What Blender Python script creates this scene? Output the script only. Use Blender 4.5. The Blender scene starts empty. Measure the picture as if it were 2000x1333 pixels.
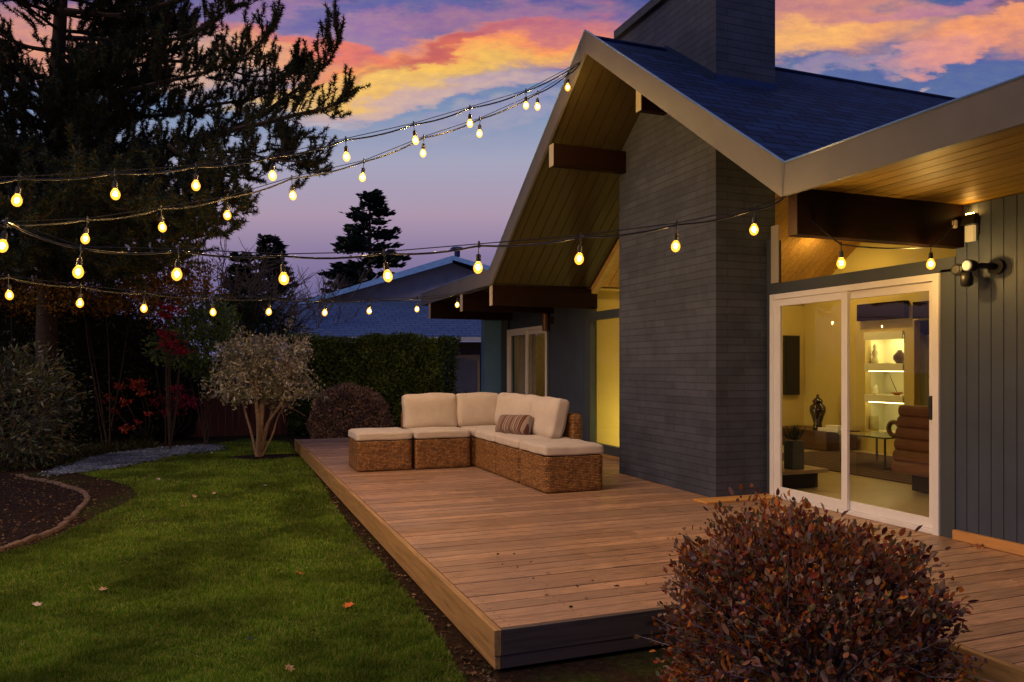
import bpy, bmesh, math, random
import numpy as np
from mathutils import Vector
random.seed(7); rng = np.random.default_rng(7)
R = math.radians
scene = bpy.context.scene
COL = scene.collection

# ------------------------------------------------------------------ camera
F0, HZ, CX = 1495.0, 717.0, 1000.0            # focal length / horizon / centre, in 2000-px photo units
CAMZ = 1.32                                   # above the deck (deck top is z = 0)
TH = math.atan(572 / 1495)
FW = (math.sin(TH), math.cos(TH)); RT = (math.cos(TH), -math.sin(TH))
GZ = -0.22                                    # garden level
cam = bpy.data.cameras.new('camera'); co = bpy.data.objects.new('camera', cam); COL.objects.link(co)
co.location = (0, 0, CAMZ); co.rotation_euler = (R(90), 0, -TH)
cam.sensor_width = 36; cam.lens = F0 / 2000 * 36; cam.shift_y = (HZ - 666.5) / 2000
cam.clip_end = 2000; cam.clip_start = 0.05
scene.camera = co

def P(u, v, d):                               # a point measured at distance d
    l = (u - CX) / F0 * d
    return (FW[0]*d + RT[0]*l, FW[1]*d + RT[1]*l, CAMZ + (HZ - v) / F0 * d)
def G(u, v, z=GZ):                            # a point on the ground
    return P(u, v, F0 * (CAMZ - z) / (v - HZ))
def lat(u, d): return (u - CX) / F0 * d

# ------------------------------------------------------------------ node helpers
def lin(c):
    return tuple(((x/255)/12.92 if x/255 <= .04045 else ((x/255+.055)/1.055)**2.4) for x in c)
class NT:
    def __init__(s, nt): s.nt = nt; s.n = nt.nodes; s.l = nt.links
    def new(s, t, **k):
        n = s.n.new(t)
        for a, b in k.items(): setattr(n, a, b)
        return n
    def put(s, sock, v):
        if isinstance(v, bpy.types.NodeSocket): s.l.new(v, sock)
        elif v is not None:
            if isinstance(v, (tuple, list)) and len(v) == 3 and sock.type == 'RGBA': v = (*v, 1)
            sock.default_value = v
    def m(s, op, a, b=None, c=None, clamp=False):
        n = s.new('ShaderNodeMath', operation=op, use_clamp=clamp)
        for i, v in enumerate((a, b, c)):
            if v is not None: s.put(n.inputs[i], v)
        return n.outputs[0]
    def vm(s, op, a, b=None):
        n = s.new('ShaderNodeVectorMath', operation=op)
        s.put(n.inputs[0], a)
        if b is not None: s.put(n.inputs[1], b)
        return n.outputs['Value'] if op == 'DOT_PRODUCT' else n.outputs[0]
    def mix(s, f, a, b, mode='MIX'):
        n = s.new('ShaderNodeMix', data_type='RGBA', blend_type=mode)
        s.put(n.inputs[0], f); s.put(n.inputs[6], a); s.put(n.inputs[7], b)
        return n.outputs[2]
    def noise(s, vec, scale=5, detail=4, rough=.55, dist=0, out='Fac'):
        n = s.new('ShaderNodeTexNoise'); s.put(n.inputs['Vector'], vec)
        n.inputs['Scale'].default_value = scale; n.inputs['Detail'].default_value = detail
        n.inputs['Roughness'].default_value = rough; n.inputs['Distortion'].default_value = dist
        return n.outputs[out]
    def ramp(s, f, stops, interp='LINEAR'):
        n = s.new('ShaderNodeValToRGB'); s.put(n.inputs[0], f); r = n.color_ramp; r.interpolation = interp
        while len(r.elements) < len(stops): r.elements.new(.5)
        for e, (p, c) in zip(r.elements, stops):
            e.position = p; e.color = (*c, 1) if len(c) == 3 else c
        return n.outputs[0]
    def comb(s, x, y, z):
        n = s.new('ShaderNodeCombineXYZ')
        for i, v in enumerate((x, y, z)): s.put(n.inputs[i], v)
        return n.outputs[0]
    def sep(s, v):
        n = s.new('ShaderNodeSeparateXYZ'); s.put(n.inputs[0], v); return n.outputs
    def maprange(s, v, a, b, c=0, d=1):
        n = s.new('ShaderNodeMapRange', interpolation_type='SMOOTHSTEP'); s.put(n.inputs[0], v)
        for i, q in zip((1, 2, 3, 4), (a, b, c, d)): n.inputs[i].default_value = q
        return n.outputs[0]
    def scale(s, vec, sc):
        n = s.new('ShaderNodeMapping'); s.put(n.inputs[0], vec); n.inputs['Scale'].default_value = sc
        return n.outputs[0]

# ------------------------------------------------------------------ sky (dusk, sunset clouds)
world = bpy.data.worlds.new('World'); scene.world = world; world.use_nodes = True
w = NT(world.node_tree); w.n.clear()
tc = w.new('ShaderNodeTexCoord'); D = tc.outputs['Generated']
sx, sy, sz = w.sep(D)
fz = w.m('MAXIMUM', w.vm('DOT_PRODUCT', D, (FW[0], FW[1], 0)), 0.25)
a_ = w.m('DIVIDE', w.vm('DOT_PRODUCT', D, (RT[0], RT[1], 0)), fz)
e_ = w.m('DIVIDE', sz, fz)
nv = w.comb(w.m('MULTIPLY', a_, 1.0), w.m('MULTIPLY', e_, 2.6), 0.0)
n1 = w.new('ShaderNodeTexNoise'); w.put(n1.inputs['Vector'], nv); n1.inputs['Scale'].default_value = 4.2
n1.inputs['Detail'].default_value = 7; n1.inputs['Roughness'].default_value = .55
wx, wy, wz = w.sep(n1.outputs['Color'])
n2 = w.noise(nv, 13, 6, .6)
aw = w.m('ADD', a_, w.m('MULTIPLY', w.m('SUBTRACT', wx, .5), .26))
ew = w.m('ADD', w.m('ADD', e_, w.m('MULTIPLY', w.m('SUBTRACT', wy, .5), .11)), w.m('MULTIPLY', w.m('SUBTRACT', n2, .5), .06))
base = w.ramp(w.m('MULTIPLY', e_, 1.6, clamp=True), [
    (0.00, lin((92, 88, 126))), (.14, lin((104, 98, 144))), (.23, lin((136, 120, 158))), (.32, lin((172, 150, 172))),
    (.43, lin((164, 164, 188))), (.54, lin((126, 146, 180))), (.66, lin((98, 110, 165))), (.80, lin((50, 72, 140))), (1.0, lin((20, 42, 112)))])
right = w.maprange(a_, .12, .5)
base = w.mix(w.m('MULTIPLY', right, .75), base, lin((80, 98, 152)))
def px(u, v): return ((u-CX)/F0, (HZ-v)/F0)
clouds = [  # u, v, half-width, half-height, tilt, colour, strength
    (760, 40, 300, 40, 4, (112, 104, 158), .9), (1010, 35, 200, 30, 2, (168, 118, 150), .8),
    (600, 45, 200, 50, -10, (186, 130, 160), .8), (450, 60, 240, 60, 0, (120, 118, 168), .6),
    (560, 105, 170, 34, -18, (238, 140, 96), .95), (860, 118, 240, 30, 9, (246, 146, 92), 1.0),
    (1040, 92, 170, 40, 8, (248, 150, 96), .95), (800, 152, 240, 26, 8, (240, 190, 98), .95), (700, 175, 150, 24, 3, (240, 190, 110), .8),
    (300, 110, 260, 50, 0, (226, 176, 140), .8), (130, 80, 150, 60, 0, (214, 150, 140), .7),
    (900, 92, 190, 13, 16, (196, 92, 96), .85), (620, 92, 120, 12, -18, (226, 110, 100), .7), (700, 20, 160, 16, 6, (96, 100, 160), .8), (1080, 55, 120, 22, 6, (190, 110, 130), .8),
    (860, 190, 230, 16, 8, (214, 176, 168), .75), (720, 204, 130, 14, 5, (214, 176, 160), .6), (1000, 230, 200, 14, 4, (170, 160, 182), .5), (640, 238, 40, 7, 0, (206, 186, 190), .6),
    (1690, 120, 190, 12, 10, (176, 150, 168), .6), (1640, 45, 190, 48, 6, (240, 164, 110), 1.0), (1560, 70, 110, 34, 8, (246, 180, 110), .9), (1600, 10, 200, 24, 0, (200, 130, 130), .8),
    (1840, 10, 160, 14, 4, (190, 128, 150), .8), (1940, 52, 110, 28, 12, (250, 160, 104), .95), (1880, 85, 130, 13, 12, (226, 150, 140), .85),
    (1760, 155, 26, 3, 12, (200, 170, 180), .8), (2100, 60, 150, 40, 0, (236, 150, 110), .8), (1990, 12, 40, 12, 0, (30, 66, 130), .9),
    (-300, 100, 500, 70, 0, (226, 150, 120), .8), (2500, 20, 400, 60, 0, (216, 140, 120), .8)]
col = base
for (u, v, hw, hh, tl, c, st) in clouds:
    ac, ec = px(u, v); hw /= F0; hh /= F0; t = R(tl)
    du = w.m('SUBTRACT', aw, ac + .0); dv = w.m('SUBTRACT', ew, ec)
    p = w.m('MULTIPLY', w.m('ADD', w.m('MULTIPLY', du, math.cos(t)), w.m('MULTIPLY', dv, math.sin(t))), 1/hw)
    q = w.m('MULTIPLY', w.m('SUBTRACT', w.m('MULTIPLY', dv, math.cos(t)), w.m('MULTIPLY', du, math.sin(t))), 1/hh)
    r2 = w.m('ADD', w.m('MULTIPLY', p, p), w.m('MULTIPLY', q, q))
    fac = w.m('MULTIPLY', w.maprange(r2, 2.5, .0), st)
    col = w.mix(fac, col, lin(c))
tex = w.m('ADD', w.m('MULTIPLY', w.m('SUBTRACT', w.noise(nv, 34, 5, .65), .5), w.maprange(e_, .26, .40, 0, .85)), 1.0)
col = w.mix(1.0, col, w.comb(tex, tex, w.m('ADD', w.m('MULTIPLY', w.m('SUBTRACT', 1.0, tex), .3), 1.0)), 'MULTIPLY')
# high overhead the sky is brightened to a pale blue grey, lighting the garden
zen = w.maprange(sz, .42, .85)
col = w.mix(zen, col, lin((112, 116, 160)))
col = w.mix(w.maprange(sz, 0.0, -.08), col, lin((40, 38, 48)))
bg = w.new('ShaderNodeBackground'); w.put(bg.inputs[0], col); bg.inputs[1].default_value = 1.0
sky = w.new('ShaderNodeTexSky', sky_type='NISHITA', sun_disc=False); sky.sun_elevation = R(1.0); sky.sun_rotation = R(-60)
bg2 = w.new('ShaderNodeBackground'); w.put(bg2.inputs[0], sky.outputs[0]); bg2.inputs[1].default_value = 0.004
ad = w.new('ShaderNodeAddShader'); w.l.new(bg.outputs[0], ad.inputs[0]); w.l.new(bg2.outputs[0], ad.inputs[1])
wo = w.new('ShaderNodeOutputWorld'); w.l.new(ad.outputs[0], wo.inputs[0])
try: world.cycles.sampling_method = 'MANUAL'; world.cycles.sample_map_resolution = 512
except Exception: pass
# broad soft sun added from the left to brighten lawn and foliage tops
sl = bpy.data.lights.new('sun', 'SUN'); sl.energy = 1.15; sl.angle = R(40); sl.color = (1, .75, .53)
so = bpy.data.objects.new('sun', sl); COL.objects.link(so)
so.rotation_euler = Vector((1, .30, -.85)).to_track_quat('-Z', 'Y').to_euler()
scene.view_settings.view_transform = 'Standard'; scene.view_settings.look = 'None'
scene.view_settings.exposure = 0; scene.view_settings.gamma = 1

# ------------------------------------------------------------------ object helpers
def tag(o, label=None, cat=None, group=None, kind=None):
    if label: o['label'] = label
    if cat: o['category'] = cat
    if group: o['group'] = group
    if kind: o['kind'] = kind
    return o
def thing(name, label, cat, loc=(0, 0, 0), group=None):
    o = bpy.data.objects.new(name, None); COL.objects.link(o); o.location = loc; o.empty_display_size = .1
    return tag(o, label, cat, group)
def root_of(o):
    while o.parent: o = o.parent
    return o
class MB:
    def __init__(s): s.v = []; s.f = []
    def add(s, vs, fs):
        b = len(s.v); s.v += [tuple(p) for p in vs]; s.f += [tuple(b+i for i in f) for f in fs]; return s
    def box(s, x0, x1, y0, y1, z0, z1):
        if x1 < x0: x0, x1 = x1, x0
        if y1 < y0: y0, y1 = y1, y0
        vs = [(x0,y0,z0),(x1,y0,z0),(x1,y1,z0),(x0,y1,z0),(x0,y0,z1),(x1,y0,z1),(x1,y1,z1),(x0,y1,z1)]
        return s.add(vs, [(0,3,2,1),(4,5,6,7),(0,1,5,4),(1,2,6,5),(2,3,7,6),(3,0,4,7)])
    def prism(s, poly, dvec):                  # poly: 3-D loop, extruded along dvec
        n = len(poly); d = Vector(dvec)
        vs = [tuple(p) for p in poly] + [tuple(Vector(p)+d) for p in poly]
        fs = [tuple(range(n))[::-1], tuple(range(n, 2*n))] + [(i, (i+1) % n, n+(i+1) % n, n+i) for i in range(n)]
        return s.add(vs, fs)
    def tube(s, pts, rad, n=6, cap=True):
        pts = [Vector(p) for p in pts]; k = len(pts)
        if not hasattr(rad, '__len__'): rad = [rad]*k
        t0 = (pts[1]-pts[0]).normalized(); up = Vector((0, 0, 1)) if abs(t0.z) < .9 else Vector((1, 0, 0))
        nx = t0.cross(up).normalized(); vs = []
        for i, p in enumerate(pts):
            t = (pts[min(i+1, k-1)]-pts[max(i-1, 0)])
            t = t.normalized() if t.length > 1e-9 else t0
            nx = (nx - t*nx.dot(t)); nx = nx.normalized() if nx.length > 1e-6 else t.orthogonal().normalized()
            ny = t.cross(nx)
            for j in range(n):
                a = 2*math.pi*j/n; vs.append(p + (nx*math.cos(a)+ny*math.sin(a))*rad[i])
        fs = [(i*n+j, i*n+(j+1) % n, (i+1)*n+(j+1) % n, (i+1)*n+j) for i in range(k-1) for j in range(n)]
        if cap: fs += [tuple(range(n))[::-1], tuple(range((k-1)*n, k*n))]
        return s.add(vs, fs)
    def lathe(s, c, prof, n=24, axis='z'):
        vs = []
        for r, h in prof:
            for j in range(n):
                a = 2*math.pi*j/n
                if axis == 'z': vs.append((c[0]+r*math.cos(a), c[1]+r*math.sin(a), c[2]+h))
                elif axis == 'y': vs.append((c[0]+r*math.cos(a), c[1]+h, c[2]+r*math.sin(a)))
                else: vs.append((c[0]+h, c[1]+r*math.cos(a), c[2]+r*math.sin(a)))
        k = len(prof)
        fs = [(i*n+j, i*n+(j+1) % n, (i+1)*n+(j+1) % n, (i+1)*n+j) for i in range(k-1) for j in range(n)]
        fs += [tuple(range(n))[::-1], tuple(range((k-1)*n, k*n))]
        return s.add(vs, fs)
    def build(s, name, mat, parent=None, origin=None, smooth=False, bevel=0):
        me = bpy.data.meshes.new(name)
        if parent is not None and origin is None: origin = tuple(root_of(parent).location)
        ox, oy, oz = origin or (0, 0, 0)
        me.from_pydata([(x-ox, y-oy, z-oz) for x, y, z in s.v], [], s.f)
        me.materials.append(mat)
        if bevel or True:
            bm = bmesh.new(); bm.from_mesh(me)
            bmesh.ops.recalc_face_normals(bm, faces=bm.faces)
            if bevel: bmesh.ops.bevel(bm, geom=[e for e in bm.edges], offset=bevel, segments=2, affect='EDGES', profile=.6)
            bm.to_mesh(me); bm.free()
        if smooth: me.polygons.foreach_set('use_smooth', [True]*len(me.polygons))
        o = bpy.data.objects.new(name, me); COL.objects.link(o)
        if parent is not None: o.parent = parent
        else: o.location = (ox, oy, oz)
        return o
def npmesh(name, V, Fc, mat, parent=None, origin=None, smooth=False):
    """V (n,3), Fc (m,k) arrays"""
    if parent is not None and origin is None: origin = tuple(root_of(parent).location)
    if origin is not None: V = V - np.array(origin)
    me = bpy.data.meshes.new(name); k = Fc.shape[1]
    me.vertices.add(len(V)); me.vertices.foreach_set('co', np.ascontiguousarray(V, dtype=np.float32).ravel())
    me.loops.add(Fc.size); me.loops.foreach_set('vertex_index', np.ascontiguousarray(Fc, dtype=np.int32).ravel())
    me.polygons.add(len(Fc)); me.polygons.foreach_set('loop_start', np.arange(0, Fc.size, k, dtype=np.int32))
    me.polygons.foreach_set('loop_total', np.full(len(Fc), k, dtype=np.int32))
    if smooth: me.polygons.foreach_set('use_smooth', np.ones(len(Fc), dtype=bool))
    me.update(calc_edges=True); me.validate(); me.materials.append(mat)
    o = bpy.data.objects.new(name, me); COL.objects.link(o)
    if parent is not None: o.parent = parent
    elif origin is not None: o.location = origin
    return o
def unit(a): return a/np.maximum(np.linalg.norm(a, axis=1, keepdims=True), 1e-9)
def rdir(n): return unit(rng.normal(size=(n, 3)))
def leaves_round(Pn, Dn, L, W, fold=.22):
    n = len(Pn); L = np.broadcast_to(L, n)[:, None]; W = np.broadcast_to(W, n)[:, None]
    Dn = unit(Dn); S = unit(np.cross(Dn, rdir(n))); N = np.cross(S, Dn); cu = (rng.random((n, 1))-.5)*.5
    V = np.stack([Pn, Pn+Dn*L*.26+S*W*.40+N*W*fold, Pn+Dn*L*.66+S*W*.42+N*(W*fold+L*cu*.4), Pn+Dn*L+N*L*cu, Pn+Dn*L*.66-S*W*.42+N*(W*fold+L*cu*.4), Pn+Dn*L*.26-S*W*.40+N*W*fold, Pn+Dn*L*.48+N*L*cu*.15], 1).reshape(-1, 3)
    b = np.arange(n)[:, None]*7
    return V, np.concatenate([b+np.array([[i, (i+1) % 6, 6]]) for i in range(6)], 0)
def leaves(Pn, Dn, L, W, fold=.25, droop=0.):
    """leaf blades: base at Pn along Dn; six-vertex outline, four triangles"""
    n = len(Pn); L = np.broadcast_to(L, n)[:, None]; W = np.broadcast_to(W, n)[:, None]
    Dn = unit(Dn); S = unit(np.cross(Dn, rdir(n))); N = np.cross(S, Dn)
    v0 = Pn; v1 = Pn + Dn*L*.45 + S*W*.5 + N*W*fold; v2 = Pn + Dn*L*.45 - S*W*.5 + N*W*fold
    v3 = Pn + Dn*L + N*L*droop; v4 = Pn + Dn*L*.48
    V = np.stack([v0, v1, v2, v3, v4], 1).reshape(-1, 3)
    b = np.arange(n)[:, None]*5
    Fc = np.concatenate([b+np.array([[0, 1, 4]]), b+np.array([[1, 3, 4]]), b+np.array([[3, 2, 4]]), b+np.array([[2, 0, 4]])], 0)
    return V, Fc
def blades(Pn, Dn, L, W):
    n = len(Pn); L = np.broadcast_to(L, n)[:, None]; W = np.broadcast_to(W, n)[:, None]
    Dn = unit(Dn); S = unit(np.cross(Dn, rdir(n)))
    V = np.stack([Pn-S*W*.5, Pn+S*W*.5, Pn+Dn*L], 1).reshape(-1, 3)
    return V, np.arange(3*n).reshape(-1, 3)

# ------------------------------------------------------------------ materials
def mat(name):
    m = bpy.data.materials.new(name); m.use_nodes = True
    t = NT(m.node_tree); b = t.n['Principled BSDF']; return m, t, b
def objc(t): return t.new('ShaderNodeTexCoord').outputs['Object']
def worldc(t): return t.new('ShaderNodeNewGeometry').outputs['Position']
def bump(t, b, h, strength=.3, dist=.01):
    n = t.new('ShaderNodeBump'); n.inputs['Strength'].default_value = strength; n.inputs['Distance'].default_value = dist
    t.put(n.inputs['Height'], h); t.l.new(n.outputs[0], b.inputs['Normal'])
def plain(name, c, rough=.6, var=.15, sc=8, bs=.15, bd=.004, metal=0, spec=.4, bsc=60):
    m, t, b = mat(name); v = worldc(t)
    n = t.noise(v, sc, 5, .6)
    c2 = tuple(x*(1-var) for x in c); c3 = tuple(min(1, x*(1+var)) for x in c)
    t.put(b.inputs['Base Color'], t.ramp(n, [(.3, c2), (.7, c3)]))
    b.inputs['Roughness'].default_value = rough; b.inputs['Metallic'].default_value = metal
    b.inputs['Specular IOR Level'].default_value = spec
    if bs: bump(t, b, t.noise(v, bsc, 4, .6), bs, bd)
    return m
def wood(name, c, axis='x', rough=.55, island=.35, grain=1.0, knots=True, weather=None, fine=0):
    m, t, b = mat(name); v = worldc(t)
    st = {'x': (1.2, 22, 22), 'y': (22, 1.2, 22), 'z': (22, 22, 1.2)}[axis]
    g = t.new('ShaderNodeNewGeometry').outputs['Random Per Island']
    off = t.comb(t.m('MULTIPLY', g, 37), t.m('MULTIPLY', g, 91), t.m('MULTIPLY', g, 53))
    vv = t.vm('ADD', t.scale(v, st), off)
    n = t.noise(vv, 1.6*grain, 6, .65, .6)
    d = tuple(x*.45 for x in c); l = tuple(min(1, x*1.3) for x in c)
    colr = t.ramp(n, [(.25, d), (.5, c), (.78, l)])
    if knots:
        st2 = {'x': (2.2, 7, 7), 'y': (7, 2.2, 7), 'z': (7, 7, 2.2)}[axis]
        k = t.noise(t.vm('ADD', t.scale(v, st2), off), 1.1, 2, .5)
        colr = t.mix(t.maprange(k, .70, .78), colr, tuple(x*.3 for x in c))
    br = t.m('ADD', t.m('MULTIPLY', t.m('SUBTRACT', g, .5), island), 1)
    colr = t.mix(1.0, colr, t.comb(br, br, br), 'MULTIPLY')
    if fine:
        fg = t.noise(t.vm('ADD', t.scale(v, tuple(q*3.2 if q > 5 else q*2.5 for q in st)), off), 2.2, 5, .7)
        fb = t.maprange(fg, .32, .68, 1-fine, 1+fine*.55); colr = t.mix(1.0, colr, t.comb(fb, fb, fb), 'MULTIPLY')
        dk = t.maprange(t.noise(v, 2.6, 5, .7), .60, .74, 1.0, .70); colr = t.mix(1.0, colr, t.comb(dk, dk, dk), 'MULTIPLY')
        xs, ys, zs = t.sep(v); rt = t.maprange(t.noise(v, 1.7, 3, .5), .35, .65, .36, .60); t.put(b.inputs['Roughness'], rt)
    if weather:
        colr = t.mix(t.m('MULTIPLY', t.maprange(t.noise(v, .8, 4, .6), .4, .65), .55), colr, weather)
    t.put(b.inputs['Base Color'], colr)
    if not fine: b.inputs['Roughness'].default_value = rough
    b.inputs['Specular IOR Level'].default_value = .35
    bump(t, b, n, .25, .004)
    return m
def leafmat(name, cols, rough=.6, trans=.25, nsc=3, spec=.12, rng_=(.55, 1.3)):
    m, t, b = mat(name)
    g = t.new('ShaderNodeNewGeometry').outputs['Random Per Island']
    k = len(cols); colr = t.ramp(g, [((i+.5)/k, c) for i, c in enumerate(cols)])
    n = t.noise(worldc(t), nsc, 3, .5)
    s = t.maprange(n, .3, .7, *rng_)
    colr = t.mix(1.0, colr, t.comb(s, s, s), 'MULTIPLY')
    t.put(b.inputs['Base Color'], colr); b.inputs['Roughness'].default_value = rough
    b.inputs['Specular IOR Level'].default_value = spec
    tr = t.new('ShaderNodeBsdfTranslucent'); t.put(tr.inputs[0], colr)
    mx = t.new('ShaderNodeMixShader'); mx.inputs[0].default_value = trans
    t.l.new(b.outputs[0], mx.inputs[1]); t.l.new(tr.outputs[0], mx.inputs[2])
    t.l.new(mx.outputs[0], t.n['Material Output'].inputs[0])
    return m
def emis(name, c, s):
    m, t, b = mat(name); t.put(b.inputs['Emission Color'], c); b.inputs['Emission Strength'].default_value = s
    t.put(b.inputs['Base Color'], (.15, .12, .08)); return m
def glassmat(name, tint=(1, 1, 1), refl=1.0):
    m, t, b = mat(name); t.n.remove(b)
    lw = t.new('ShaderNodeLayerWeight'); lw.inputs[0].default_value = .5
    frv = t.m('ADD', .05, t.m('MULTIPLY', t.m('POWER', lw.outputs['Facing'], 5), .9))
    gl = t.new('ShaderNodeBsdfGlossy'); gl.inputs['Roughness'].default_value = .003; gl.inputs[0].default_value = (1, 1, 1, 1)
    tr = t.new('ShaderNodeBsdfTransparent'); t.put(tr.inputs[0], tint)
    mx = t.new('ShaderNodeMixShader'); t.put(mx.inputs[0], t.m('MULTIPLY', frv, refl, clamp=True))
    t.l.new(tr.outputs[0], mx.inputs[1]); t.l.new(gl.outputs[0], mx.inputs[2])
    t.l.new(mx.outputs[0], t.n['Material Output'].inputs[0]); return m

M = {}
M['deck'] = wood('deck_wood', (.44, .25, .145), 'x', .42, .5, weather=(.28, .185, .14), fine=.55)
M['deck_side'] = wood('deck_side_wood', (.42, .235, .085), 'y', .55, .3)
M['deck_front_shade'] = wood('deck_front_shade_wood', (.085, .062, .055), 'x', .6, .3)  # shade on the camera-facing boards is put into this dark wood
M['new_wood'] = wood('fresh_wood', (.55, .27, .09), 'y', .5, .3)
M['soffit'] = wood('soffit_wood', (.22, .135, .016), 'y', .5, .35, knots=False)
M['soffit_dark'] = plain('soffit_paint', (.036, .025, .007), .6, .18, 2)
M['beam'] = wood('beam_wood', (.013, .005, .003), 'x', .55, .2, knots=False)
M['fascia'] = plain('fascia_paint', (.088, .082, .090), .5, .12, 3, .1, .003)
M['trim_light'] = plain('light_trim', (.36, .32, .27), .5, .08, 3)
M['siding'] = plain('blue_siding', (.042, .056, .092), .55, .16, 3, .2, .002)
M['trim_dark'] = plain('dark_trim', (.05, .06, .075), .5, .1, 3)
M['white'] = plain('white_frame', (.74, .71, .72), .4, .05, 3, .05)
M['black'] = plain('black_plastic', (.012, .012, .014), .4, .1, 8)
M['metal_dark'] = plain('dark_metal', (.03, .028, .026), .4, .1, 8, metal=.5)
M['cream_wall'] = plain('cream_wall', (.58, .45, .16), .7, .05, 2, .08)
M['niche_wall'] = plain('niche_wall', (.78, .74, .52), .6, .04, 2, .05)
M['glass'] = glassmat('window_glass', (.97, .97, .95), 1.0)
M['flash'] = plain('flashing', (.025, .045, .12), .35, .1, 5, metal=.5)
M['beam'].node_tree.nodes['Principled BSDF'].inputs['Specular IOR Level'].default_value = .08
# brick
def brickmat():
    m, t, b = mat('painted_brick'); x, y, z = t.sep(worldc(t))
    vec = t.comb(t.m('ADD', x, y), z, 0)
    bt = t.new('ShaderNodeTexBrick'); t.put(bt.inputs['Vector'], vec)
    bt.inputs['Scale'].default_value = 1; bt.inputs['Brick Width'].default_value = .40; bt.inputs['Row Height'].default_value = .077
    bt.inputs['Mortar Size'].default_value = .006; bt.inputs['Mortar Smooth'].default_value = .4; bt.inputs['Bias'].default_value = 0
    bt.inputs['Color1'].default_value = (.045, .052, .082, 1); bt.inputs['Color2'].default_value = (.058, .066, .100, 1)
    bt.inputs['Mortar'].default_value = (.030, .034, .052, 1)
    n = t.noise(worldc(t), 4, 4, .6)
    s = t.maprange(n, .3, .7, .82, 1.15)
    t.put(b.inputs['Base Color'], t.mix(1.0, bt.outputs['Color'], t.comb(s, s, s), 'MULTIPLY'))
    b.inputs['Roughness'].default_value = .62; b.inputs['Specular IOR Level'].default_value = .3
    sx_, sy_, sz_ = t.sep(bt.outputs['Color'])
    h = t.m('ADD', t.m('SUBTRACT', 1, bt.outputs['Fac']), t.m('ADD', t.m('MULTIPLY', t.noise(worldc(t), 30, 4, .6), .35), t.m('MULTIPLY', sx_, 6)))
    bump(t, b, h, .42, .007); return m
M['brick'] = brickmat()
def shinglemat(name, c1, c2, slope=1.0, rw=.30, rh=.14):
    m, t, b = mat(name); v = worldc(t)
    x, y, z = t.sep(v)
    n = t.noise(v, 3, 3, .5)
    vec = t.comb(t.m('ADD', x, t.m('MULTIPLY', n, .15)), t.m('ADD', t.m('MULTIPLY', z, slope), t.m('MULTIPLY', n, .05)), 0)
    bt = t.new('ShaderNodeTexBrick'); t.put(bt.inputs['Vector'], vec)
    bt.inputs['Scale'].default_value = 1; bt.inputs['Brick Width'].default_value = rw; bt.inputs['Row Height'].default_value = rh
    bt.inputs['Mortar Size'].default_value = .012; bt.inputs['Mortar Smooth'].default_value = .8
    bt.inputs['Color1'].default_value = (*c1, 1); bt.inputs['Color2'].default_value = (*c2, 1)
    bt.inputs['Mortar'].default_value = tuple(q*.25 for q in c1) + (1,)
    g = t.maprange(t.noise(v, 90, 3, .7), .3, .7, .6, 1.4)
    t.put(b.inputs['Base Color'], t.mix(1.0, bt.outputs['Color'], t.comb(g, g, g), 'MULTIPLY'))
    b.inputs['Roughness'].default_value = .8; b.inputs['Specular IOR Level'].default_value = .2
    saw = t.m('FRACT', t.m('DIVIDE', t.m('ADD', t.m('MULTIPLY', z, slope), t.m('MULTIPLY', n, .05)), rh))
    bump(t, b, t.m('ADD', t.m('SUBTRACT', 1, saw), t.m('MULTIPLY', bt.outputs['Fac'], -.4)), 1.0, .03); return m
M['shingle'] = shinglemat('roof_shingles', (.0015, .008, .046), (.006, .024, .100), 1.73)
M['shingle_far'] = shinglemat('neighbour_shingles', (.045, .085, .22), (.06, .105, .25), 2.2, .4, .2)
# wicker
def wickermat():
    m, t, b = mat('woven_wicker'); v = objc(t); x, y, z = t.sep(v)
    n = t.noise(v, 14, 3, .6)
    h = t.m('ADD', t.m('ADD', x, y), t.m('MULTIPLY', n, .012)); zz = t.m('ADD', z, t.m('MULTIPLY', n, .016))
    bt = t.new('ShaderNodeTexBrick'); t.put(bt.inputs['Vector'], t.comb(h, zz, 0))
    bt.inputs['Scale'].default_value = 1; bt.inputs['Brick Width'].default_value = .036; bt.inputs['Row Height'].default_value = .017
    bt.inputs['Mortar Size'].default_value = .0045; bt.inputs['Mortar Smooth'].default_value = 1
    bt.inputs['Color1'].default_value = (.24, .095, .024, 1); bt.inputs['Color2'].default_value = (.50, .24, .07, 1)
    bt.inputs['Mortar'].default_value = (.03, .012, .005, 1)
    s = t.maprange(t.noise(v, 35, 4, .7), .3, .7, .5, 1.5)
    t.put(b.inputs['Base Color'], t.mix(1.0, bt.outputs['Color'], t.comb(s, s, s), 'MULTIPLY'))
    b.inputs['Roughness'].default_value = .5
    bump(t, b, t.m('ADD', t.m('SUBTRACT', 1, bt.outputs['Fac']), t.m('MULTIPLY', t.noise(v, 60, 3, .6), .6)), 1.0, .009); return m
M['wicker'] = wickermat()
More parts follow.
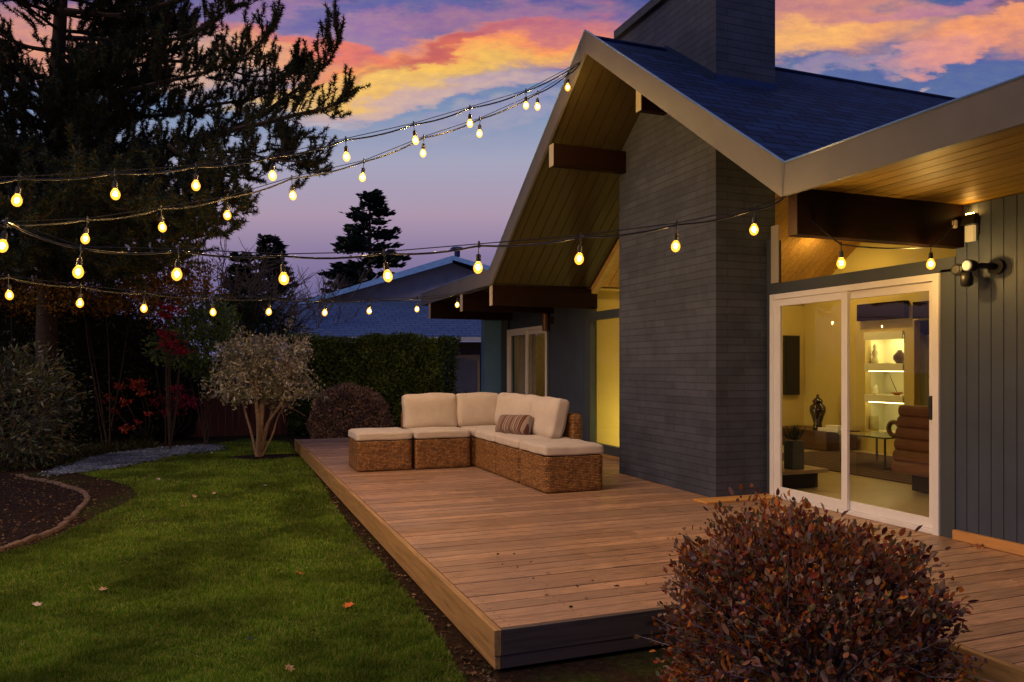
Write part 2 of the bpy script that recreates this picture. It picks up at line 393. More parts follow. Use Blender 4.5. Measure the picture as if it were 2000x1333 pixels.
def fabricmat(name, c, stripes=False):
    m, t, b = mat(name); v = objc(t)
    n = t.noise(v, 3.5, 4, .6)
    colr = t.ramp(n, [(.3, tuple(x*.86 for x in c)), (.7, c)])
    if stripes:
        x, y, z = t.sep(v)
        f = t.m('FRACT', t.m('MULTIPLY', t.m('ADD', y, t.m('MULTIPLY', t.noise(v, 30, 2, .5), .008)), 5.2))
        cs = [(.20, .085, .045), (.045, .03, .03), (.36, .27, .21), (.16, .05, .04), (.28, .21, .18), (.05, .045, .06), (.30, .16, .07), (.40, .33, .27), (.10, .04, .035), (.24, .20, .19), (.33, .20, .12), (.06, .035, .03)]
        colr = t.ramp(f, [(i/12, c_) for i, c_ in enumerate(cs)], 'CONSTANT')
    t.put(b.inputs['Base Color'], colr); b.inputs['Roughness'].default_value = .9; b.inputs['Specular IOR Level'].default_value = .1
    b.inputs['Sheen Weight'].default_value = .15
    bump(t, b, t.m('ADD', t.m('MULTIPLY', t.noise(v, 260, 2, .5), .35), t.m('MULTIPLY', t.noise(v, 7, 3, .5, .6), 1.6)), .5, .012)
    return m
M['cushion'] = fabricmat('cream_canvas', (.60, .51, .44))
M['stripe'] = fabricmat('striped_weave', (.3, .2, .15), True)

# ------------------------------------------------------------------ ground
def inpoly(x, y, poly):
    px_, py_ = np.array(poly).T; r = np.zeros(len(x), bool); j = len(poly)-1
    for i in range(len(poly)):
        c = ((py_[i] > y) != (py_[j] > y)) & (x < (px_[j]-px_[i])*(y-py_[i])/(py_[j]-py_[i]+1e-12)+px_[i]); r ^= c; j = i
    return r
def sheet(name, pts, z, m, kind='structure', sub=0):
    mb = MB(); mb.add([(x, y, z) for x, y in pts], [tuple(range(len(pts)))])
    o = mb.build(name, m); tag(o, kind=kind); return o
def groundmat():
    m, t, b = mat('garden_soil'); v = worldc(t)
    n = t.noise(v, 1.3, 5, .6); n2 = t.noise(v, 30, 5, .7)
    c = t.ramp(n2, [(.3, (.012, .007, .004)), (.6, (.045, .024, .014)), (.8, (.09, .055, .03))])
    c = t.mix(t.maprange(n, .5, .62), c, t.ramp(n2, [(.3, (.014, .018, .004)), (.7, (.05, .06, .012))]))
    t.put(b.inputs['Base Color'], c); b.inputs['Roughness'].default_value = .95; b.inputs['Specular IOR Level'].default_value = .1
    bump(t, b, n2, .9, .03); return m
M['soil'] = groundmat()
mb = MB(); mb.add([(-150, -60, GZ), (150, -60, GZ), (150, 260, GZ), (-150, 260, GZ)], [(0, 1, 2, 3)])
tag(mb.build('ground', M['soil']), kind='structure')
def lawnmat():
    m, t, b = mat('lawn_turf'); v = worldc(t)
    n = t.noise(v, 1.6, 5, .6); n2 = t.noise(v, 45, 4, .7)
    c = t.ramp(n2, [(.3, (.020, .035, .005)), (.6, (.07, .11, .014)), (.8, (.13, .16, .03))])
    c = t.mix(t.maprange(n, .58, .75), c, (.06, .055, .015))
    t.put(b.inputs['Base Color'], c); b.inputs['Roughness'].default_value = .9; b.inputs['Specular IOR Level'].default_value = .1
    bump(t, b, n2, .9, .03); return m
M['turf'] = lawnmat()
lawn_px = [(560, 862), (598, 903), (640, 965), (680, 1030), (743, 1100), (800, 1170), (851, 1245), (902, 1320), (938, 1390)]
lawn_w = [G(*p)[:2] for p in lawn_px] + [(1.02, 1.6), (-5.5, 1.6), (-6.0, 3.2)] + \
    [G(*p)[:2] for p in [(-120, 1110), (0, 1085), (70, 1066), (130, 1042), (190, 1010), (250, 985), (272, 968), (252, 950), (200, 936), (150, 926), (200, 921), (270, 909), (330, 894), (420, 885), (425, 868), (480, 856)]]
RG = G(520, 894)[:2]
ring = [(RG[0]+.62*math.cos(q)*(1+.1*math.sin(3*q)), RG[1]+.42*math.sin(q)*(1+.12*math.cos(2*q))) for q in np.linspace(0, 6.2, 22)[:-1]]
tag(sheet('lawn', lawn_w, GZ+.006, M['turf']), kind='structure')
def gravelmat():
    m, t, b = mat('slate_gravel'); v = worldc(t)
    vo = t.new('ShaderNodeTexVoronoi'); t.put(vo.inputs['Vector'], v); vo.inputs['Scale'].default_value = 13
    x, y, z = t.sep(vo.outputs['Color'])
    c = t.ramp(x, [(.2, (.08, .09, .13)), (.6, (.22, .24, .33)), (.9, (.46, .49, .62))])
    t.put(b.inputs['Base Color'], c); b.inputs['Roughness'].default_value = .7
    bump(t, b, t.m('SUBTRACT', 1, vo.outputs['Distance']), 1, .03); return m
path_px = [(95, 930), (150, 904), (210, 889), (300, 879), (400, 872), (430, 873), (426, 881), (340, 890), (282, 904), (215, 917), (150, 924)]
sheet('gravel_path', [G(*p)[:2] for p in path_px], GZ+.010, M['soil'])
pw = [G(*p)[:2] for p in path_px]; n_s = 60000
uu_ = rng.uniform(70, 450, n_s); vv_ = rng.uniform(866, 938, n_s); gp = np.array([G(a_1, b_1) for a_1, b_1 in zip(uu_, vv_)])
gp = gp[inpoly(gp[:, 0]+rng.normal(size=n_s)*.07, gp[:, 1]+rng.normal(size=n_s)*.10, pw)][:9000]
oc = np.array([[1, 0, 0], [-1, 0, 0], [0, 1, 0], [0, -1, 0], [0, 0, 1], [0, 0, -1]], float); of = np.array([[0, 2, 4], [2, 1, 4], [1, 3, 4], [3, 0, 4], [2, 0, 5], [1, 2, 5], [3, 1, 5], [0, 3, 5]])
ns_ = len(gp); an_ = rng.uniform(0, 6.28, ns_); sz_ = rng.uniform(.014, .036, ns_); loc_ = oc[None]*np.stack([sz_, sz_*rng.uniform(.5, 1, ns_), sz_*.55], 1)[:, None, :]*(1+.3*rng.normal(size=(ns_, 6, 1))*.6)
gx_ = loc_[:, :, 0]*np.cos(an_)[:, None]-loc_[:, :, 1]*np.sin(an_)[:, None]; gy_ = loc_[:, :, 0]*np.sin(an_)[:, None]+loc_[:, :, 1]*np.cos(an_)[:, None]
VV_ = np.stack([gx_+gp[:, None, 0], gy_+gp[:, None, 1], loc_[:, :, 2]+GZ+.018+.010*rng.random((ns_, 1))], 2).reshape(-1, 3)
tag(npmesh('gravel', VV_, (np.arange(ns_)[:, None, None]*6+of[None]).reshape(-1, 3), leafmat('slate_chip', [(.06, .075, .12), (.10, .13, .20), (.15, .18, .25), (.05, .055, .07), (.25, .28, .35)], .6, 0.0, 3, .3)), kind='stuff')
M['mulch'] = plain('dark_mulch', (.022, .012, .010), .95, .6, 18, 1.0, .03, spec=.1, bsc=24)
bed_px = [(-200, 930), (30, 926), (95, 943), (130, 953), (163, 966), (163, 984), (112, 1034), (60, 1054), (8, 1072), (-160, 1130)]
sheet('mulch_bed', [G(*p)[:2] for p in bed_px], GZ+.006, M['mulch'])
sheet('mulch_ring', ring, GZ+.012, M['mulch'])

# grass blades
def lumps(x, y):
    return (np.sin(x*3.1+1.7*np.sin(y*2.3))+np.sin(y*3.7+1.3*np.sin(x*2.9+1))+.6*np.sin(x*9+y*7))/2.6
n = 900000
d = 3.0*(15.5/3.0)**rng.random(n); u = rng.uniform(-60, 1020, n)
l = (u-CX)/F0*d; gx = FW[0]*d+RT[0]*l; gy = FW[1]*d+RT[1]*l
ok = inpoly(gx, gy, lawn_w) & ~inpoly(gx, gy, ring); gx, gy, d = gx[ok], gy[ok], d[ok]
ed = np.ones(len(gx), bool)
lm = lumps(gx, gy); keep = rng.random(len(gx)) < np.clip(.75+.3*lm, .35, 1); gx, gy, d, lm = gx[keep], gy[keep], d[keep], lm[keep]
k = min(len(gx), 330000); gx, gy, d, lm = gx[:k], gy[:k], d[:k], lm[:k]
hgt = .8+.5*np.clip(6-d, 0, 3)/3
Pg = np.stack([gx, gy, np.full(k, GZ+.004)], 1); Dg = rng.normal(size=(k, 3))*[.55, .55, 0]+[0, 0, 1]
V, Fc = blades(Pg, Dg, np.clip(( .024+.022*rng.random(k)**2)+.012*lm+.010*np.sin(gx*17+3*np.sin(gy*13)), .008, .08), (.0030+.00075*d)*(.6+.8*rng.random(k)))
M['grass'] = leafmat('grass_blades', [(.050, .115, .006), (.10, .20, .010), (.15, .25, .018), (.32, .31, .08), (.075, .15, .008)], .6, .35, 1.7, rng_=(.6, 1.55))
tag(npmesh('grass', V, Fc, M['grass']), kind='stuff')

# ------------------------------------------------------------------ deck
deck = thing('deck', 'low timber deck of reddish brown boards running along the house', 'deck', (3.3, 9, GZ))
X0, XW = 1.283, 5.27
def board_rows(mb, y0, y1, x0, x1, pitch=.138, gap=.009):
    y = y0; k = 0
    while y < y1-.01:
        ye = min(y+pitch-gap, y1); cuts = [x0]
        c = x0 + rng.uniform(1.0, 3.4)
        while c < x1-.6: cuts.append(c); c += rng.uniform(1.8, 3.4)
        cuts.append(x1)
        for a, b in zip(cuts[:-1], cuts[1:]):
            dz = rng.uniform(-.0012, .0012)
            mb.box(a+.0012, b-.0012, y, ye, -.03+dz, dz)
        y += pitch; k += 1
mb = MB(); board_rows(mb, 3.60+.035, 14.42, X0+.045, XW-.012); board_rows(mb, -1.2, 3.62, 3.25+.045, XW-.012)
mb.build('deck_boards', M['deck'], deck)
mb = MB()
mb.box(X0, X0+.038, 3.60, 14.44, -.128, .002); mb.build('edge_board', M['deck_side'], deck, bevel=.003)
mb = MB(); mb.box(X0+.006, X0+.036, 3.606, 14.43, -.196, -.131); mb.build('edge_board', M['deck_side'], deck, bevel=.003)
mb = MB(); mb.box(X0+.040, 3.25, 3.60, 3.632, -.128, .001); mb.build('front_board', M['deck_front_shade'], deck, bevel=.003)
mb = MB(); mb.box(X0+.040, 3.25, 3.606, 3.636, -.196, -.131); mb.build('front_board', M['deck_front_shade'], deck, bevel=.003)
mb = MB(); mb.box(3.25, 3.288, -1.2, 3.598, -.128, .002); mb.build('edge_board', M['deck_side'], deck, bevel=.003)
mb = MB(); mb.box(3.256, 3.286, -1.2, 3.598, -.196, -.131); mb.build('edge_board', M['deck_side'], deck, bevel=.003)

V_ = []
yy_ = np.arange(3.635, 14.4, .138)
for y_ in yy_[:40]:
    for x_ in np.arange(X0+.10, XW, .405):
        for o_ in (.028, .100): V_.append((x_+rng.normal()*.004, y_+o_))
V_ = np.array(V_); k_ = len(V_); a6 = np.arange(6)*math.pi/3
VV = np.stack([V_[:, None, 0]+.0055*np.cos(a6), V_[:, None, 1]+.0055*np.sin(a6), np.full((k_, 6), .0022)], 2).reshape(-1, 3)
tag(npmesh('screw_heads', VV, np.arange(6*k_).reshape(-1, 6), plain('screw_head', (.03, .022, .02), .5), deck), kind='stuff')
n = 4300; tt = rng.random(n); yl = 3.2+11*tt**1.6; xl = 1.20+rng.normal(size=n)*.06-.9*rng.random(n)**6
Pl = np.stack([xl, yl, np.full(n, GZ+.012)], 1)
Pl[1700:] = [G(a_1, b_1, GZ+.012) for a_1, b_1 in zip(rng.uniform(-60, 330, 2600), 925+150*rng.random(2600)**1.3)]
Pl[:60] = np.stack([rng.uniform(1.7, 4.2, 60), rng.uniform(3.3, 5.2, 60), np.full(60, .004)], 1); Pl[:60][Pl[:60, 1] < 3.62] = Pl[:60][Pl[:60, 1] < 3.62]*[0, 1, 1]+[4.0, 0, 0]; dl = rng.normal(size=(n, 3))*[1, 1, .15]
V, Fc = leaves(Pl, dl, .022+.02*rng.random(n), .016)
tag(npmesh('leaf_litter', V, Fc, leafmat('litter', [(.10, .05, .025), (.18, .10, .05), (.06, .035, .02), (.05, .06, .015), (.26, .17, .10)], .8, .1, 4)), kind='stuff')

# ------------------------------------------------------------------ the house
XF = 3.64; YP, YN, YFv, YE = 7.334, 4.253, 10.415, 14.42       # fascia plane, peak, near valley, far valley, far end
ZP, ZV, FH = 4.905, 2.727, .240
SL = (ZP-ZV)/(YP-YN)
CHX, CHY0, CHY1, CHX1 = 4.64, 6.42, 8.40, 5.37
XB = 10.2                                                     # back of the rooms
house = thing('house', 'mid century house with dark blue siding, steep gable roof and white framed sliding doors', 'house', (6.5, 7.3, 0))
HP = house
def wallpiece(mb, y0, y1, z0, z1, x0=XW, x1=XW+.14): mb.box(x0, x1, y0, y1, z0, z1)
def siding(mb, y0, y1, z0, z1, pitch=.097):
    y = y1
    while y > y0+.005:
        a = max(y-pitch+.006, y0); mb.box(XW, XW+.022, a, y, z0, z1); y -= pitch
    mb.box(XW+.014, XW+.14, y0, y1, z0, z1)
# near wall right of the door, wall between the window and the far door
mb = MB(); siding(mb, -1.2, 4.262, 0, 2.54); mb.build('wall', M['siding'], HP)
mb = MB(); siding(mb, 10.56, 11.98, 0, 2.52, .145); mb.build('wall', M['siding'], HP)
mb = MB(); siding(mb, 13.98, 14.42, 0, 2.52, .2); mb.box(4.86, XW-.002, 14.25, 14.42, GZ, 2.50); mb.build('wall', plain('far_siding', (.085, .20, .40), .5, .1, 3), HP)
mb = MB(); mb.box(XW, 11.0, 14.24, 14.40, 0, 2.5); mb.box(XB+.7, XB+.84, -1.2, 14.2, 0, 2.6); mb.box(5.45, XB+.7, -1.34, -1.2, 0, 2.52); mb.build('wall', M['siding'], HP)
# dark trim: posts and rails of the glazed gable
for bb in [
    (XW-.012, XW+.12, 4.262, 4.385, 0, 2.075),
    (XW-.012, XW+.12, 6.352, 6.415, 0, 2.62),
    (XW-.012, XW+.12, 4.262, 6.352, 2.055, 2.165),
    (XW-.02, XW+.12, 10.46, 10.558, 0, 2.60),
    (XW-.012, XW+.12, 8.40, 10.46, 2.045, 2.145),
    (XW-.012, XW+.12, 8.40, 10.46, 0.0, .145),
    (XW-.012, XW+.12, 11.98, 12.06, 0, 2.50),
    (XW-.012, XW+.12, 13.98, 14.0, 0, 2.5),
    (XW-.05, XW+.1, 14.02, 14.24, 0, 2.5),
]:
    mb = MB(); mb.box(*bb); mb.build('wall_trim', M['trim_dark'], HP)
mb = MB(); mb.box(XW+.02, XW+.12, 12.06, 13.98, 2.045, 2.50); mb.build('wall', M['siding'], HP)
# skirting boards and door-side plank
mb = MB(); mb.box(XW-.045, XW-.004, -1.2, 4.255, .003, .078); mb.build('skirting_board', M['new_wood'], HP, bevel=.003)
mb = MB(); mb.box(XW-.04, XW-.014, 8.41, 10.44, .003, .05); mb.build('skirting_board', M['deck_side'], HP, bevel=.003)
mb = MB(); mb.box(4.36, XW-.02, 6.18, 6.405, .003, .022); mb.build('threshold_board', wood('threshold_wood', (.60, .30, .09), 'x', .5, .2), HP, bevel=.003)

def zr(y, base): return base - SL*abs(y-YP)                   # gable height at y
# roof: two slopes, thin slabs
for (ya, yb) in ((YP, YN-.02), (YP, YFv+.02)):
    mb = MB()
    za, zb = ZP-.075, zr(yb, ZP-.075); t_ = .10
    mb.prism([(XF+.03, ya, za), (XF+.03, yb, zb), (XF+.03, yb, zb-t_), (XF+.03, ya, za-t_)], (12.5, 0, 0))
    mb.build('roof', M['shingle'], HP)
mb = MB(); mb.tube([(XF+.03, YP, ZP-.068), (16.1, YP, ZP-.068)], .028, 6); mb.build('ridge_cap', M['shingle'], HP)
mb = MB(); mb.box(XF+.03, 16.1, -1.4, YN-.03, 2.60, 2.70); frm = plain('flat_roofing', (.03, .032, .036), .9, .2, 4); mb.build('roof', frm, HP)
mb = MB(); mb.box(XF+.03, 16.1, YFv+.03, YE-.03, 2.60, 2.70); mb.build('roof', frm, HP)
# fascia boards (butt/mitred)
def rake(yA, yB):
    sgn = 1 if yB < yA else -1
    zA, zB = ZP, zr(yB, ZP)
    return [(XF, yA, zA), (XF, yB, zB), (XF, yB+sgn*.03, zB-FH+.006), (XF, yA, zA-FH)]
mb = MB(); mb.prism(rake(YP-.001, YN), (.032, 0, 0)); mb.build('fascia_board', M['fascia'], HP)
mb = MB(); mb.prism(rake(YP+.001, YFv), (.032, 0, 0)); mb.build('fascia_board', M['fascia'], HP)
mb = MB(); mb.prism([(XF, YN-.002, ZV), (XF, -1.4, ZV), (XF, -1.4, ZV-.226), (XF, YN+.028, ZV-.226)], (.032, 0, 0)); mb.build('fascia_board', M['fascia'], HP)
mb = MB(); mb.prism([(XF, YFv+.002, ZV), (XF, YE, ZV), (XF, YE, ZV-.226), (XF, YFv-.028, ZV-.226)], (.032, 0, 0)); mb.build('fascia_board', M['fascia'], HP)
mb = MB(); mb.box(XF+.034, 12, YE-.025, YE, ZV-.226, ZV); mb.build('fascia_board', M['fascia'], HP)
# drip edge along the top of the fascia
mb = MB()
M['drip'] = plain('drip_metal', (.10, .20, .50), .35, .1, 5)
for yb in (YN, YFv):
    s = 1 if yb < YP else -1
    mb.tube([(XF-.004, YP-s*.0, ZP+.004), (XF-.004, yb, ZV+.004)], .007, 4)
mb.tube([(XF-.004, YN, ZV+.004), (XF-.004, -1.4, ZV+.004)], .007, 4); mb.tube([(XF-.004, YFv, ZV+.004), (XF-.004, YE, ZV+.004)], .007, 4)
mb.build('drip_edge', M['drip'], HP)
# soffits: tongue-and-groove boards
mb = MB(); x = XF+.036; k = 0
while x < XW+.10:
    xe = x+.123
    mb.box(x, xe, -1.4, YN-.03, 2.548, 2.575); x += .138
mb.box(XF+.036, XW+.12, -1.4, YN-.03, 2.562, 2.598)
mb.build('soffit', M['soffit'], HP)
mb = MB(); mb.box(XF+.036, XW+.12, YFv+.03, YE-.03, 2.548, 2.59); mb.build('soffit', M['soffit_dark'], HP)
SB = ZP-.075-.10-.012                                         # soffit underside at the ridge
for far in (0, 1):
    mb = MB(); x = XF+.036; yb = YFv if far else YN
    while x < XW-.01:
        xe = min(x+.127, XW); z0, z1 = SB, zr(yb, SB)
        mb.prism([(x, YP, z0), (x, yb, z1), (x, yb, z1-.014), (x, YP, z0-.014)], (xe-x, 0, 0)); x += .138
    mb.prism([(XF+.036, YP, SB+.008), (XF+.036, yb, zr(yb, SB)+.008), (XF+.036, yb, zr(yb, SB)-.003), (XF+.036, YP, SB-.003)], (XW-XF-.04, 0, 0))
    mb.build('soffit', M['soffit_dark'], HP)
# interior ceiling boards of the gable room (run down the slope like the soffit)
mb = MB()
for yb in (YN+.02, YFv):
    x = XW+.01
    while x < XB+.6:
        z0, z1 = SB+.02, zr(yb, SB+.02)
        mb.prism([(x, YP, z0), (x, yb, z1), (x, yb, z1-.02), (x, YP, z0-.02)], (.130, 0, 0)); x += .138
mb.build('ceiling', wood('ceiling_wood', (.50, .27, .08), 'y', .5, .3, knots=False), HP)
# beams
def beam(y, x0, x1, z0, z1, w=.10, end=True):
    mb = MB(); mb.box(x0, x1, y-w/2, y+w/2, z0, z1); b = mb.build('beam', M['beam'], HP, bevel=.004)
    if end:
        mb = MB(); mb.box(x0-.012, x0-.001, y-w/2-.004, y+w/2+.004, z0-.004, z1-.004); mb.build('beam_end_cap', M['trim_light'], b)
beam(4.235, XF+.05, XW-.002, 2.225, 2.545, .09, False)
beam(10.45, XF+.04, XW+.1, 2.21, 2.50); beam(11.84, XF+.02, XW+.1, 2.22, 2.545); beam(13.84, XF+.02, XW+.1, 2.22, 2.545)
beam(8.275, XF+.03, CHX-.002, 3.69, 3.95)
beam(YP, 4.30, CHX-.002, 4.125, 4.60, .10)
# the pale upright at the left of the clerestory and its frame
mb = MB(); mb.box(XW-.024, XW-.013, 6.225, 6.335, 2.168, 2.75)
mb.build('clerestory_frame', M['trim_light'], HP)
# clerestory glass
gz = lambda y: zr(y, SB-.02)
mb = MB(); mb.add([(XW+.03, 4.40, 2.166), (XW+.03, 6.35, 2.166), (XW+.03, 6.35, gz(6.35)), (XW+.03, 4.62, gz(4.62)), (XW+.03, 4.40, gz(4.40))], [(0, 1, 2, 3, 4)])
mb.build('clerestory_pane', M['glass'], HP)
mb = MB(); mb.add([(XW+.03, 8.40, 2.146), (XW+.03, 10.46, 2.146), (XW+.03, 10.45, gz(10.45)), (XW+.03, 8.40, gz(8.40))], [(0, 1, 2, 3)])
mb.build('clerestory_pane', M['glass'], HP)
mb = MB(); mb.prism([(XW+.0, 10.44, gz(10.44)), (XW, 8.40, gz(8.40)), (XW, 8.40, gz(8.40)-.10), (XW, 10.44, gz(10.44)-.10)], (.10, 0, 0)); mb.build('rafter', plain('lit_rafter', (.42, .27, .10), .5), HP)
mb = MB(); mb.prism([(XW+.0, 4.3, gz(4.3)), (XW, 6.40, gz(6.40)), (XW, 6.40, gz(6.40)-.08), (XW, 4.3, gz(4.3)-.08)], (.10, 0, 0)); mb.build('rafter', M['trim_dark'], HP)
# valley filler between flat soffit and gable (closes the roof void)
mb = MB(); mb.prism([(XF+.04, YN-.028, 2.50), (XF+.04, YN-.028, 2.60), (XF+.04, YN+.02, 2.60), (XF+.04, YN+.02, 2.50)], (XW-XF, 0, 0)); mb.build('valley_board', M['beam'], HP)

# chimney
ch = MB(); ch.box(CHX, CHX1, CHY0, CHY1, 0.002, 5.40)
chim = ch.build('chimney', M['brick'], HP)
mb = MB(); mb.box(CHX-.05, CHX1+.05, CHY0-.05, CHY1+.05, 5.40, 5.50); mb.build('chimney_cap', M['brick'], chim)
mb = MB()
for (ya_, yb_) in ((YP-.01, CHY0-.004), (YP+.01, CHY1)):
    za_, zb_ = zr(ya_, ZP-.075), zr(yb_, ZP-.075)
    mb.prism([(CHX-.010, ya_, za_-.03), (CHX-.010, yb_, zb_-.03), (CHX-.010, yb_, zb_+.07), (CHX-.010, ya_, za_+.07)], (.009, 0, 0))
mb.box(CHX+.0, CHX1+.012, CHY0-.010, CHY0-.001, zr(CHY0, ZP-.075)-.1, zr(CHY0, ZP-.075)+.06)
mb.build('flashing', M['flash'], chim)

# sliding doors -----------------------------------------------------
def sliding_door(y0, y1, ztop, right_first=True, handle=True):
    """y1 = far jamb, y0 = near jamb"""
    mb = MB(); f = .055
    xa, xb = XW-.03, XW+.07
    mb.box(xa, xb, y0, y0+f, .0, ztop); mb.box(xa, xb, y1-f, y1, 0, ztop)
    mb.box(xa+.001, xb, y0+f, y1-f, ztop-f, ztop); mb.box(xa+.001, xb, y0+f, y1-f, 0.002, .035)
    dr = mb.build('sliding_door', M['white'], HP, bevel=.003)
    ym = (y0+y1)/2
    # far (left in the picture) fixed panel in front, near panel behind
    for (a, b, x0, x1) in ((ym-.04, y1-f, XW-.018, XW+.012), (y0+f, ym+.06, XW+.018, XW+.05)):
        mb = MB(); s = .085 if x0 < XW else .05
        mb.box(x0, x1, a, a+.07, .036, ztop-f-.001); mb.box(x0, x1, b-s, b, .036, ztop-f-.001)
        mb.box(x0+.001, x1-.001, a+.07, b-s, ztop-f-.07, ztop-f-.001); mb.box(x0+.001, x1-.001, a+.07, b-s, .036, .115)
        mb.build('door_panel', M['white'], dr, bevel=.003)
        mb = MB(); xm = (x0+x1)/2; mb.add([(xm, a+.07, .115), (xm, b-s, .115), (xm, b-s, ztop-f-.07), (xm, a+.07, ztop-f-.07)], [(0, 1, 2, 3)])
        mb.build('door_pane', M['glass'], dr)
    if handle:
        mb = MB(); mb.box(XW-.02, XW+.017, y0+f+.02, y0+f+.045, .90, 1.09); mb.build('door_handle', M['black'], dr, bevel=.006)
sliding_door(4.388, 6.350, 2.053)
sliding_door(12.06, 13.98, 2.04)
# tall fixed window behind the chimney
mb = MB(); mb.box(XW-.02, XW+.06, 10.41, 10.458, .147, 2.043); mb.box(XW-.02, XW+.06, 8.41, 10.41, .147, .18); mb.box(XW-.02, XW+.06, 8.41, 10.41, 2.02, 2.043)
win = mb.build('window', M['trim_dark'], HP)
mb = MB(); mb.add([(XW+.02, 8.41, .18), (XW+.02, 10.41, .18), (XW+.02, 10.41, 2.02), (XW+.02, 8.41, 2.02)], [(0, 1, 2, 3)]); mb.build('window_pane', M['glass'], win)

# room shell
mb = MB(); mb.box(XW+.02, XB+.7, -1.2, 14.24, -.12, -.002); mb.build('floor', plain('pale_floor', (.42, .34, .20), .35, .08, 3), HP)
bx = 9.5; ny0, ny1, nz0, nz1 = 8.54, 9.27, .32, 1.80
mb = MB()
mb.box(bx, bx+.12, -1.2, 8.07, 0, 2.54); mb.box(bx, bx+.12, 8.36, ny0, 0, 4.9); mb.box(bx, bx+.12, 8.07, 8.36, 2.0, 4.9); mb.box(bx, bx+.12, 4.26, 8.07, 2.541, 4.9)
mb.box(bx, bx+.12, ny1, 10.8, 0, 4.9); mb.box(bx, bx+.12, ny0, ny1, 0, nz0); mb.box(bx, bx+.12, ny0, ny1, nz1, 4.9)
mb.build('room_wall', M['cream_wall'], HP)
mb = MB()
mb.box(bx+.40, bx+.44, ny0-.1, ny1+.1, nz0, nz1); mb.box(bx+.12, bx+.40, ny0-.03, ny0, nz0, nz1); mb.box(bx+.12, bx+.40, ny1, ny1+.03, nz0, nz1)
mb.box(bx+.12, bx+.40, ny0, ny1, nz0-.03, nz0); mb.box(bx+.12, bx+.40, ny0, ny1, nz1, nz1+.03)
nic = mb.build('wall_niche', M['niche_wall'], HP)
for (za, zb) in ((.78, .89), (1.26, 1.375)):
    mb = MB(); mb.box(bx-.02, bx+.398, ny0+.002, ny1-.002, za, zb); mb.build('shelf', M['niche_wall'], nic)
mb = MB(); mb.box(bx-.03, bx-.002, ny0, ny1, 1.74, 1.86); mb.build('shelf', M['niche_wall'], nic)
mb = MB(); mb.box(bx+.06, bx+.30, ny0+.15, ny1-.15, 1.788, 1.797); niche_m = emis('niche_lamp', (1, .84, .36), 10); mb.build('niche_light', niche_m, nic)
for zz_ in (1.256, .776):  # strips added under the shelves to spread light through the niche
    mb = MB(); mb.box(bx+.02, bx+.06, ny0+.05, ny1-.05, zz_-.008, zz_); mb.build('niche_light', niche_m, nic)
room_lamp_spec = (bx-.5, 8.95)
mb = MB(); mb.box(bx-.10, bx-.002, 8.45, 9.34, 2.04, 2.30); mb.box(bx-.10, bx-.002, 7.6, 8.30, 2.02, 2.26); mb.build('beam', M['beam'], HP)
mb = MB(); mb.box(XW+.20, bx, 10.62, 10.74, 0, 4.2); mb.build('room_wall', M['cream_wall'], HP)
mb = MB(); mb.box(XW+.14, bx+1, -1.2, YN+.02, 2.545, 2.56); mb.build('ceiling', M['cream_wall'], HP)
mb = MB(); mb.box(XW+.14, bx+1, YFv, 14.24, 2.5, 2.52); mb.build('ceiling', M['cream_wall'], HP)
mb = MB(); mb.box(bx+1.3, bx+1.34, 7, 9.2, 0, 2.2); mb.build('room_wall', plain('hall_wall', (.12, .07, .03), .6), HP)
mb = MB(); mb.box(XW+.15, 8.6, 14.18, 14.235, 0, 2.5); mb.build('room_wall', plain('bedroom_end_wall', (.34, .26, .18), .7), HP)
mb = MB(); mb.box(8.6, 8.64, 11, 14.17, 0, 2.5); mb.build('room_wall', plain('bedroom_wall', (.24, .19, .15), .7), HP)
# lit ceiling lamps of the rooms
def downlight(x, y, z, r, s, c=(1, .72, .28)):
    t = thing('ceiling_light', None, None, (x, y, z)); return t
lampm = emis('room_lamp', (1, .68, .20), 150)
def room_lamp(x, y, z, r, label, m=lampm, up=False):
    t = thing('ceiling_light', label, 'ceiling light', (x, y, z))
    mb = MB(); mb.lathe((x, y, z), [(r*1.15, 0), (r*1.15, .03), (r*.9, .03), (r*.9, 0.012)], 20); mb.build('rim', M['white'], t)
    mb = MB(); mb.lathe((x, y, z), [(r*.88, -.014), (r*.88, -.003)], 20); mb.build('diffuser', m, t)
room_lamp(7.2, 5.9, zr(5.9, SB)-.06, .11, 'round flush lamp on the wood ceiling behind the sliding door')
room_lamp(8.5, 9.1, 3.3, .15, 'round flush lamp on the ceiling in front of the shelf niche')
room_lamp(6.9, 13.0, 2.44, .09, 'round flush lamp on the ceiling of the far bedroom')
room_lamp(6.3, 9.6, zr(9.6, SB)-.10, .07, 'round flush lamp on the ceiling behind the tall window')
# low lamp added out of view to brighten the foot of the tall window
t = thing('window_fill_lamp', 'added low lamp hidden behind the chimney, brightening the foot of the tall window', 'fill lamp', (6.35, 9.9, 0))
mb = MB(); mb.lathe((6.35, 9.9, 0), [(.10, 0), (.10, .02), (.02, .03), (.02, .25)], 16); mb.build('base', M['metal_dark'], t)
mb = MB(); mb.lathe((6.35, 9.9, .25), [(.06, 0), (.11, .05), (.11, .16), (.06, .2)], 16); mb.build('lamp_shade', emis('window_fill_globe', (1, .84, .22), 60), t, smooth=True)

